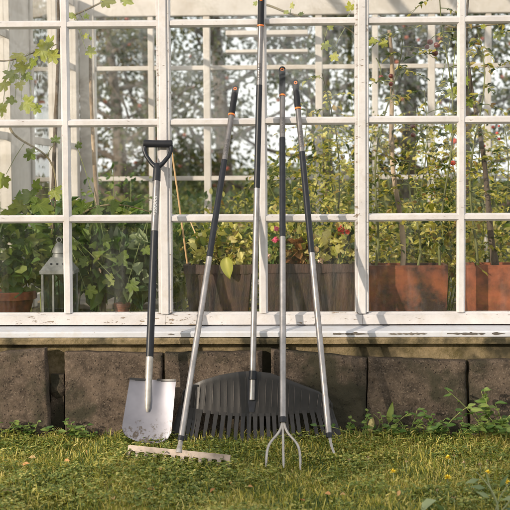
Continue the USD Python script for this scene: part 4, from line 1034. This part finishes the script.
vine('grape vine tip with pale leaves at the very top left', [(62, 20, .25), (72, 16, .22), (90, 8, .22), (110, -2, .22), (150, -12, .22)],
     [(72, 15, .18, .055, 200), (86, 16, .18, .03, -30), (106, 2, .18, .075, -10), (126, 0, .18, .075, 20), (90, 38, .2, .02, -90), (90, 51, .2, .06, -25), (85, 36, .2, .035, 30), (112, -6, .2, .08, 60)], 'vine_leaf', 8)
vine('thin leafy shoot hanging at the top beside the leaf rake grip', [(262, 4, .2), (278, 9, .2), (288, 13, .2), (310, 18, .2), (360, 40, .25)],
     [(292, 6, .18, .035, 80), (287, 12, .18, .03, 190), (301, 14, .18, .03, 10), (256, 3, .2, .03, 150), (330, 26, .2, .035, -40), (325, 45, .22, .05, -70), (334, 56, .22, .05, -50), (350, 8, .2, .05, 100)], 'vine_leaf', 9)
vine('shoot with drooping yellow leaves at the upper right', [(440, 20, .25), (462, 28, .24), (480, 26, .24), (500, 24, .24), (530, 18, .24)],
     [(499, 34, .2, .055, -85), (483, 26, .2, .03, -60), (373, 40, .22, .05, 220), (383, 43, .22, .05, -40), (452, 92, .22, .075, -85), (465, 80, .22, .045, -60), (470, 102, .22, .05, -80), (449, 127, .22, .05, -80), (436, 118, .24, .04, -60)], 'vine_leaf', 10)
lf = P(226, 262, .085)
t = thing('hanging_leaf', 'large bright pointed leaf hanging over the rim of the chipped brown planter', 'leaf', lf)
tv, tf, vn = leaf_big(4, .60, 12, 8)
v_ = scatter((tv, tf), np.array([lf + [0, 0, .02]]), np.array([[.12, -.35, -1.0]]), np.array([[-.35, -1.0, .1]]), np.array([.088]))
L_ = obj(t, 'leaf_blade', v_, 'vine_leaf', smooth=True)
UsdGeom.PrimvarsAPI(stage.GetPrimAtPath(L_)).CreatePrimvar('vein', Sdf.ValueTypeNames.FloatArray, 'vertex').Set(Vt.FloatArray.FromNumpy(vn.astype(np.float32)))
obj(t, 'leaf_stalk', tube([lf + [0, 0, .02], lf + [-.004, .02, .032], lf + [-.012, .06, .03]], [.0014, .0013, .0012], 5), 'stem_green', smooth=True)

# ---------------------------------------------------------------- grass
def blade(r, h, wd):
    a = r.uniform(0, 2 * np.pi); b = r.uniform(.1, .9) * h; d = np.array([math.cos(a), math.sin(a), 0]); s = np.array([-d[1], d[0], 0]) * wd / 2
    tw = r.normal(0, .5)
    pts = [(0, 0, 1.0), (.35, .16, .95), (.7, .5, .7), (1.0, 1.0, .06)]
    v = []
    for (zf, bf, wf) in pts:
        c = d * b * bf + np.array([0, 0, h * zf * (1 - .25 * bf)])
        v += [c - s * wf, c + s * wf]
    f = []
    for i in range(3):
        f += [[2 * i, 2 * i + 1, 2 * i + 3], [2 * i, 2 * i + 3, 2 * i + 2]]
    return np.array(v), np.array(f)
def tuft(seed, n, h, wd, spread):
    r = np.random.default_rng(seed); vs, fs, o = [], [], 0
    for _ in range(n):
        v, f = blade(r, h * r.uniform(.35, 1.2) * (1.7 if r.random() < .05 else 1), wd * r.uniform(.5, 1.4)); v = v + np.r_[r.normal(0, spread, 2), -.004]
        vs.append(v); fs.append(f + o); o += len(v)
    return trimesh.Trimesh(np.vstack(vs), np.vstack(fs), process=False)
def clover(seed, n):
    r = np.random.default_rng(seed)
    pos = np.c_[r.normal(0, .016, (n, 2)), r.uniform(.006, .024, n)]
    a = r.uniform(0, 6.28, n)
    P_, D_ = [], []
    for k in range(3):
        P_.append(pos); D_.append(np.c_[np.cos(a + k * 2.1), np.sin(a + k * 2.1), r.normal(.1, .25, n)])
    pp = np.vstack(P_); return scatter(leaf_oval(.85, .08), pp, np.vstack(D_), np.array([0, 0, 1.0]) + r.normal(0, .3, pp.shape), r.uniform(.003, .0085, len(pp)))
def instancer(path, protos, pos, which, yaw, scale, tilt, label, catg):
    pi = UsdGeom.PointInstancer.Define(stage, path)
    rel = pi.CreatePrototypesRel()
    for i, (m, mt) in enumerate(protos):
        pp = f'{path}/tuft' + (f'_{i:03d}' if i else '')
        tone(usdkit.mesh(stage, pp, m, M[mt]), m, i); rel.AddTarget(pp)
    pi.CreatePositionsAttr(Vt.Vec3fArray.FromNumpy(pos.astype(np.float32)))
    pi.CreateProtoIndicesAttr(Vt.IntArray.FromNumpy(which.astype(np.int32)))
    cy, sy = np.cos(yaw / 2), np.sin(yaw / 2); cx, sx = np.cos(tilt / 2), np.sin(tilt / 2)
    q = [Gf.Quath(float(a * c), float(a * d), float(b * d), float(b * c)) for a, b, c, d in zip(cx, sx * 0 + sy, cy, sx)]
    q = [Gf.Quath(float(c * a), float(c * b), float(s * b), float(s * a)) for a, b, c, s in zip(cx, sx, cy, sy)]
    pi.CreateOrientationsAttr(Vt.QuathArray(q))
    pi.CreateScalesAttr(Vt.Vec3fArray.FromNumpy(np.repeat(scale[:, None], 3, 1).astype(np.float32)))
    tag(pi, label, catg, kind='stuff')
def lay(n, x0, x1, y0, y1, seed, thin=0.0):
    r = np.random.default_rng(seed)
    xy = np.c_[r.uniform(x0, x1, n), r.uniform(y0, y1, n)]
    if thin: xy = xy[meshkit.fbm(np.c_[xy * 5, xy[:, :1] * 0], 3, seed) > thin]
    return np.c_[xy, ground_z(xy[:, 0], xy[:, 1]) + .001], r
protos = [(tuft(200 + i, 18, .018 + .004 * (i % 4), .0026, .017), 'grass_blade') for i in range(8)]
pA, rA = lay(36000, -1.7, 1.9, -2.3, -.16, 5, .05)
pB, rB = lay(9000, -7, 7, -9, -.2, 6); far = (np.abs(pB[:, 0] - .1) > 1.7) | (pB[:, 1] < -2.2); pB = pB[far]
pC, rC = lay(5000, -14, 14, 2.9, 16, 8)
posn = np.vstack([pA, pB, pC]); nA, nB = len(pA), len(posn) - len(pA)
scl = np.r_[rA.uniform(.55, 1.2, nA), rA.uniform(1.2, 2.4, nB)]
scl[:nA] *= np.where(pA[:, 1] > -.34, 1.1, 1.0)
instancer('/World/grass', protos, posn, rA.integers(0, 8, len(posn)), rA.uniform(0, 6.28, len(posn)), scl, rA.normal(0, .34, len(posn)), 'short yellow green lawn grass in front of the greenhouse', 'grass')
protos = [(clover(300 + i, 12), 'clover') for i in range(6)]
pA, rA = lay(7000, -1.6, 1.8, -1.9, -.17, 15, .42)
instancer('/World/clover', protos, pA, rA.integers(0, 6, len(pA)), rA.uniform(0, 6.28, len(pA)), rA.uniform(.7, 1.7, len(pA)), rA.normal(0, .15, len(pA)), 'low clover and broad leaves mixed into the lawn', 'clover')

# ---------------------------------------------------------------- weeds along the wall
def weed(label, px, py, height, n, size, seed, mtl='weed_leaf', temp=None, lean=0.0, spread=.5):
    r = np.random.default_rng(seed)
    b = PZ(px, py)
    t = thing('weed', label, 'weed', b)
    ns = max(2, n // 6)
    for k in range(ns):
        top = b + np.array([r.normal(lean, spread) * height, -abs(r.normal(0, .35)) * height, height * r.uniform(.35, 1.0)])
        mid = (b + top) / 2 + np.array([0, 0, .1 * height])
        path = smooth_path(np.array([b + [r.normal(0, .012), r.normal(0, .008), -.005], mid, top]), 8)
        obj(t, 'stem', tube(path, np.linspace(.0022, .0011, 8), 5), 'stem_green', smooth=True)
        m = n // ns
        for q in range(m):
            f = .2 + .8 * (q + 1) / m
            c = np.array([np.interp(f, np.linspace(0, 1, 8), path[:, a]) for a in range(3)])
            az = q * 2.3 + r.uniform(0, 2)
            d = np.array([math.cos(az), math.sin(az) - .35, r.uniform(-.2, .4)])
            nm = np.array([r.normal(0, .3) - .2, -.5, 1.0 + r.normal(0, .2)])
            tv, tf, vn = leaf_big(seed * 31 + k * 7 + q, r.uniform(.5, .75))
            L_ = obj(t, 'leaf', scatter((tv, tf), c[None], d[None], nm[None], np.array([size * r.uniform(.5, 1.35)])), mtl, smooth=True)
            UsdGeom.PrimvarsAPI(stage.GetPrimAtPath(L_)).CreatePrimvar('vein', Sdf.ValueTypeNames.FloatArray, 'vertex').Set(Vt.FloatArray.FromNumpy(vn.astype(np.float32)))
W = [('low green weed at the left edge of the slabs', 6, 432, .10, 30, .032), ('small weed under the first slab left of the dark gap', 33, 433, .09, 30, .030), ('leafy weed at the foot of the slab just right of the dark gap', 74, 433, .11, 36, .036),
     ('small leafy weed between the dark gap and the spade', 90, 434, .07, 18, .026), ('thin weed right beside the weeder blade', 347, 432, .12, 20, .030), ('leafy weed left of the long drooping dock leaf', 364, 433, .14, 26, .032),
     ('weed just right of the long drooping dock leaf', 384, 433, .12, 26, .032), ('trailing weed at the middle of the blotched slab', 410, 434, .13, 36, .034), ('dark weed at the foot of the blotched slab near its right end', 436, 434, .16, 44, .036),
     ('bramble like weed at the joint of the two right slabs', 460, 435, .12, 36, .028), ('tall broad leaved weed at the right edge of the slabs', 490, 434, .23, 44, .050), ('bushy weed at the far right below the tall broad leaved one', 507, 437, .17, 44, .042)]
for i, (lab, px, py, h, n, s) in enumerate(W):
    weed(lab, px, py + 6.5, h * .9, int(n * 1.1), s * .84, 400 + i)
b = PZ(367, 439); tp_ = P(373, 417, b[1] - .02)
t = thing('dock_plant', 'long pale drooping dock leaf in front of the slab joint', 'weed', b)
obj(t, 'stem', tube(smooth_path(np.array([b, P(379, 420, b[1]), P(373, 414, b[1] - .01)]), 8), .0016, 5), 'stem_green', smooth=True)
obj(t, 'leaf', scatter(leaf_big(72, .32, 8, 4)[:2], tp_[None], np.array([[-.30, -.15, -1.0]]), np.array([[-.5, -1.0, .1]]), np.array([.075])), 'dock_dry', smooth=True)
obj(t, 'leaf', scatter(leaf_big(71, .30, 8, 4)[:2], P(389, 423, b[1])[None], np.array([[.12, -.25, 1.0]]), np.array([[-.4, -1.0, .1]]), np.array([.085])), 'weed_leaf', smooth=True)
obj(t, 'stem', tube(smooth_path(np.array([b + [.05, 0, -.01], P(387, 430, b[1]), P(389, 422.5, b[1])]), 8), .0014, 5), 'stem_green', smooth=True)
def dandelion(px, py, s, label, mt='petal_yellow', hgt=.045):
    r = np.random.default_rng(int(px * 7 + py))
    b = PZ(px, py + hgt * 290, 0); top = P(px, py, b[1])
    t = thing('yellow_flower' if mt == 'petal_yellow' else 'flower_bud', label, 'flower', b, 'tiny brown flower buds in the lawn at the right' if mt == 'bud' else None)
    obj(t, 'stem', tube([b, (b + top) / 2 + [.003, 0, 0], top], [.0016, .0013, .0012], 5), 'stem_pale', smooth=True)
    n = 40 if mt == 'petal_yellow' else 14
    a = r.uniform(0, 6.28, n); el = r.uniform(.1, 1.3, n)
    d = np.c_[np.cos(a) * np.cos(el), np.sin(a) * np.cos(el) - .35, np.sin(el)]
    obj(t, 'flower_head', scatter(leaf_lance(.35), np.repeat(top[None], n, 0), d, np.array([0, 0, 1.0]) + r.normal(0, .3, (n, 3)), s * r.uniform(.8, 1.15, n)), mt)
for x, y, s, lab in ((448, 458, .012, 'yellow flower in the lawn, furthest back of its kind'), (393, 472, .013, 'yellow flower in the lawn, leftmost of its kind'), (447.5, 478.5, .016, 'yellow flower in the lawn below the furthest one, largest of its kind'), (488, 473, .013, 'yellow flower on the lawn right of the largest one'), (506, 483, .015, 'yellow flower at the right edge of the lawn')):
    dandelion(x, y, s, lab)
for x, y in ((454, 456), (464, 463), (480, 465), (437, 491), (454, 498), (406, 462), (487, 461), (368, 458), (349, 460)):
    dandelion(x, y, .009, 'tiny brown closed flower bud in the lawn at the right', 'bud', .04)
# pale thistle at lower right
b = PZ(497, 520)
t = thing('sow_thistle', 'pale stemmed thistle at the lower right corner', 'plant', b)
for pts in ([(497, 520), (494, 495), (482, 478), (476, 472)], [(496, 510), (503, 492), (509, 484)], [(495, 500), (489, 484), (486, 472)], [(498, 515), (512, 498), (520, 486)]):
    q = smooth_path(np.array([P(x, y, b[1] - .01 * i) for i, (x, y) in enumerate(pts)]), 12)
    obj(t, 'stem', tube(q, np.linspace(.0028, .0013, 12), 6), 'stem_pale', smooth=True)
r = np.random.default_rng(77)
for x, y, a in ((490, 498, 150), (502, 500, 20), (486, 488, 170), (505, 508, -10), (492, 510, 200), (499, 488, 60), (480, 479, 190)):
    a = math.radians(a)
    obj(t, 'leaf', scatter(leaf_lance(.30), P(x, y, b[1] - .02)[None], np.array([[math.cos(a), -.3, math.sin(a)]]), np.array([[0, -1.0, .6]]), np.array([.05])).subdivide(), 'sage_leaf', smooth=True)
b = PZ(430, 512)
t = thing('broad_leaf_plant', 'dark blue green broad leaf poking up at the bottom right edge', 'plant', b)
for x, y, a, s in ((424, 506, 55, .075), (440, 507, 115, .06), (430, 512, 88, .06)):
    a = math.radians(a)
    obj(t, 'leaf', scatter(leaf_oval(.7, .12), P(x - 6 * math.cos(a), y + 8, b[1] - .03)[None], np.array([[math.cos(a), -.5, math.sin(a)]]), np.array([[-.4, -.5, 1.0]]), np.array([s])).subdivide(), 'sage_leaf', smooth=True)
# fallen leaves
for i, (px, py, s) in enumerate(((147, 489, .034), (36, 458, .028), (22, 466, .030), (113, 497, .026), (88, 455, .024), (64, 461, .026), (210, 493, .026), (232, 486, .028), (247, 487, .022), (160, 470, .02), (325, 493, .026), (346, 495, .024), (300, 500, .026), (398, 496, .022), (12, 492, .03))):
    r = np.random.default_rng(500 + i); b = PZ(px, py, .022)
    obj(None, 'fallen_leaf', scatter(leaf_oval(.6, .16), b[None], np.array([[r.normal(), r.normal() * .6, r.normal(.15, .2)]]), np.array([[r.normal(0, .3), -.6, 1.0]]), np.array([s])).subdivide(), 'fallen', smooth=True,
        label='orange brown fallen leaf on the grass below the soil rake head' if i == 0 else 'small curled brown fallen leaf lying in the lawn', cat='fallen leaf', group=None if i == 0 else 'small brown leaves fallen on the lawn')

# ---------------------------------------------------------------- trees: behind the greenhouse, and in front of it where the glass mirrors them
def grow_tree(seed, height, trunk_r, spread, clumps, per, leaf, low=.25):
    r = np.random.default_rng(seed)
    wood, tips = [], []
    k = np.linspace(0, 1, 9)
    tr = np.stack([.12 * height * .3 * np.sin(k * 3 + r.uniform(0, 6)) * k, .1 * height * .3 * np.sin(k * 2.5 + r.uniform(0, 6)) * k, height * .82 * k], 1)
    wood.append(tube(tr, np.linspace(trunk_r, trunk_r * .18, 9), 8))
    nl = 16
    for i in range(nl):
        f = low + (1 - low) * (i + r.uniform(0, .6)) / nl
        c = np.array([np.interp(f, k, tr[:, a]) for a in range(3)])
        az = i * 2.4 + r.normal(0, .3); L = spread * r.uniform(.55, 1.1) * (1.05 - .55 * f)
        d = np.array([math.cos(az), math.sin(az), r.uniform(.1, .6)])
        pts = [c + d * L * s + np.array([0, 0, .22 * L * s * s]) + r.normal(0, .03 * L, 3) * s for s in np.linspace(0, 1, 6)]
        wood.append(tube(pts, np.linspace(trunk_r * .36 * (1 - .4 * f), trunk_r * .06, 6), 5))
        for s in (.45, .7, .9, 1.0):
            tips.append(np.array([np.interp(s, np.linspace(0, 1, 6), np.array(pts)[:, a]) for a in range(3)]))
            for _ in range(1):
                q = tips[-1] + r.normal(0, .22 * L, 3); wood.append(tube([tips[-1], q], [trunk_r * .07, trunk_r * .025], 4)); tips.append(q)
    tips = np.array(tips); tips = tips[r.permutation(len(tips))[:clumps]]
    sg = spread * .125
    pos = np.vstack([c + r.normal(0, 1, (per, 3)) * sg * r.uniform(.5, 1.25) * [1, 1, .75] for c in tips])
    n = len(pos)
    return cat_(wood), scatter(leaf_quad(), pos, rand_unit(n, r) + [0, 0, -.3], rand_unit(n, r) * .7 + [0, 0, .8], leaf * r.uniform(.6, 1.3, n))
KINDS = {}
def tree_kind(kind, seed, mtl, **kw):
    wood, leaves = grow_tree(seed, **kw); KINDS[kind] = (wood, leaves, mtl)
tree_kind('sparse green', 601, 'tree_green', height=6.5, trunk_r=.13, spread=2.1, clumps=46, per=135, leaf=.075, low=.16)
tree_kind('dark dense', 602, 'tree_dark', height=7.5, trunk_r=.16, spread=2.3, clumps=72, per=150, leaf=.08, low=.08)
tree_kind('autumn', 603, 'tree_autumn', height=5.0, trunk_r=.10, spread=1.8, clumps=46, per=120, leaf=.065, low=.14)
tree_kind('apple', 604, 'tree_green', height=4.2, trunk_r=.11, spread=1.8, clumps=46, per=115, leaf=.065, low=.18)
FIRST = {}
def tree(kind, x, y, rz, s, label):
    group = None
    if kind not in FIRST:
        wood, leaves, mtl = KINDS[kind]
        t = thing('tree', label, 'tree', (0, 0, 0))
        obj(t, 'trunk', wood, 'bark_dark', smooth=True); obj(t, 'crown', leaves, mtl)
        x_ = UsdGeom.Xform(stage.GetPrimAtPath(t)); x_.ClearXformOpOrder(); stage.GetPrimAtPath(t).RemoveProperty('xformOp:translate')
        x_.AddTransformOp(opSuffix='put').Set(Gf.Matrix4d(s * math.cos(rz), s * math.sin(rz), 0, 0, -s * math.sin(rz), s * math.cos(rz), 0, 0, 0, 0, s, 0, x, y, 0, 1))
        FIRST[kind] = t
        if kind == 'apple':
            r = np.random.default_rng(9); pos = np.array(leaves.vertices)[::4]
            for k in range(44):
                m = trimesh.creation.icosphere(1, .022); m.apply_translation(pos[r.integers(len(pos))] + [0, 0, -.05]); obj(t, 'apple', m, 'apple_red', smooth=True)
    else:
        dup(FIRST[kind], 'tree', (x, y, 0), rz, s, label, 'tree')
tree('apple', P(118, 150, 6.5)[0], 6.5, 0.4, .85, 'apple tree with red fruit seen through the windows left of the spade')
tree('dark dense', P(150, 100, 11)[0], 11, 1.0, .8, 'dense dark tree behind the glass left of the spade handle')
tree('sparse green', P(225, 100, 9)[0], 9, 2.0, .9, 'sparse green tree behind the glass around the soil rake grip')
tree('autumn', P(38, 100, 8.0)[0], 8.0, .3, .95, 'brown autumn tree seen through the far left window')
tree('apple', P(330, 100, 7.5)[0], 7.5, 2.2, .95, 'green tree behind the glass just right of the weeder grip')
tree('sparse green', P(405, 90, 8.5)[0], 8.5, 4.0, .85, 'sparse green tree behind the fourth window column')
tree('apple', P(460, 100, 8)[0], 8, 5.0, .9, 'green tree behind the thin right mullion')
tree('dark dense', P(-40, 80, 10)[0], 10, 3.5, .8, 'dense dark tree beyond the left edge of the photo')
tree('sparse green', -6.2, 5.0, 3.2, .9, 'green tree standing left of the greenhouse')
# the garden behind the photographer, mirrored in the panes
tree('sparse green', -2.4, -19, .2, 1.0, 'tall sparse tree across the lawn, mirrored in the left panes')
tree('autumn', -5.2, -22, 1.4, 1.15, 'autumn tree across the lawn, mirrored in the far left panes')
tree('dark dense', 1.3, -20, 1.4, 1.0, 'dense dark tree across the lawn, mirrored in the panes right of the leaf rake')
tree('dark dense', 3.8, -22, 2.9, 1.1, 'dense dark tree across the lawn, mirrored in the right panes')
tree('dark dense', 5.9, -25, .9, 1.2, 'dense dark tree at the far hedge, mirrored at the right edge')
def hedge_mesh(x0, x1, y0, y1, h, n, leaf, seed):
    r = np.random.default_rng(seed)
    x = r.uniform(x0, x1, n); y = r.uniform(y0, y1, n)
    top = h * (.62 + .55 * meshkit.fbm(np.c_[x * .9, y * .9, x * 0], 3, seed))
    z = top * r.uniform(0, 1, n) ** .55
    return scatter(leaf_quad(), np.c_[x, y, z], rand_unit(n, r), rand_unit(n, r) * .7 + [0, -.3, .6], leaf * r.uniform(.6, 1.4, n))
obj(None, 'hedge', hedge_mesh(-13, 13, 15, 17.5, 1.2, 40000, .10, 3), 'hedge_leaf', label='distant wild hedge behind the trees at the back', cat='hedge', kind='stuff')
obj(None, 'shrubbery', hedge_mesh(-4.5, 5.5, 3.8, 5.2, .85, 18000, .06, 5), 'hedge_leaf', label='low shrubbery growing right behind the greenhouse', cat='shrubs', kind='stuff')
obj(None, 'hedge', hedge_mesh(-16, 16, -33, -30, 2.0, 40000, .16, 7), 'hedge_leaf', label='far hedge on the other side of the lawn, mirrored in the panes', cat='hedge', kind='stuff')
obj(None, 'shrub', hedge_mesh(-6.4, -3.0, -8.0, -6.9, 3.75, 15000, .075, 11), 'hedge_leaf', label='tall loose shrub on the lawn left of the photographer that shades the right slabs', cat='shrub')
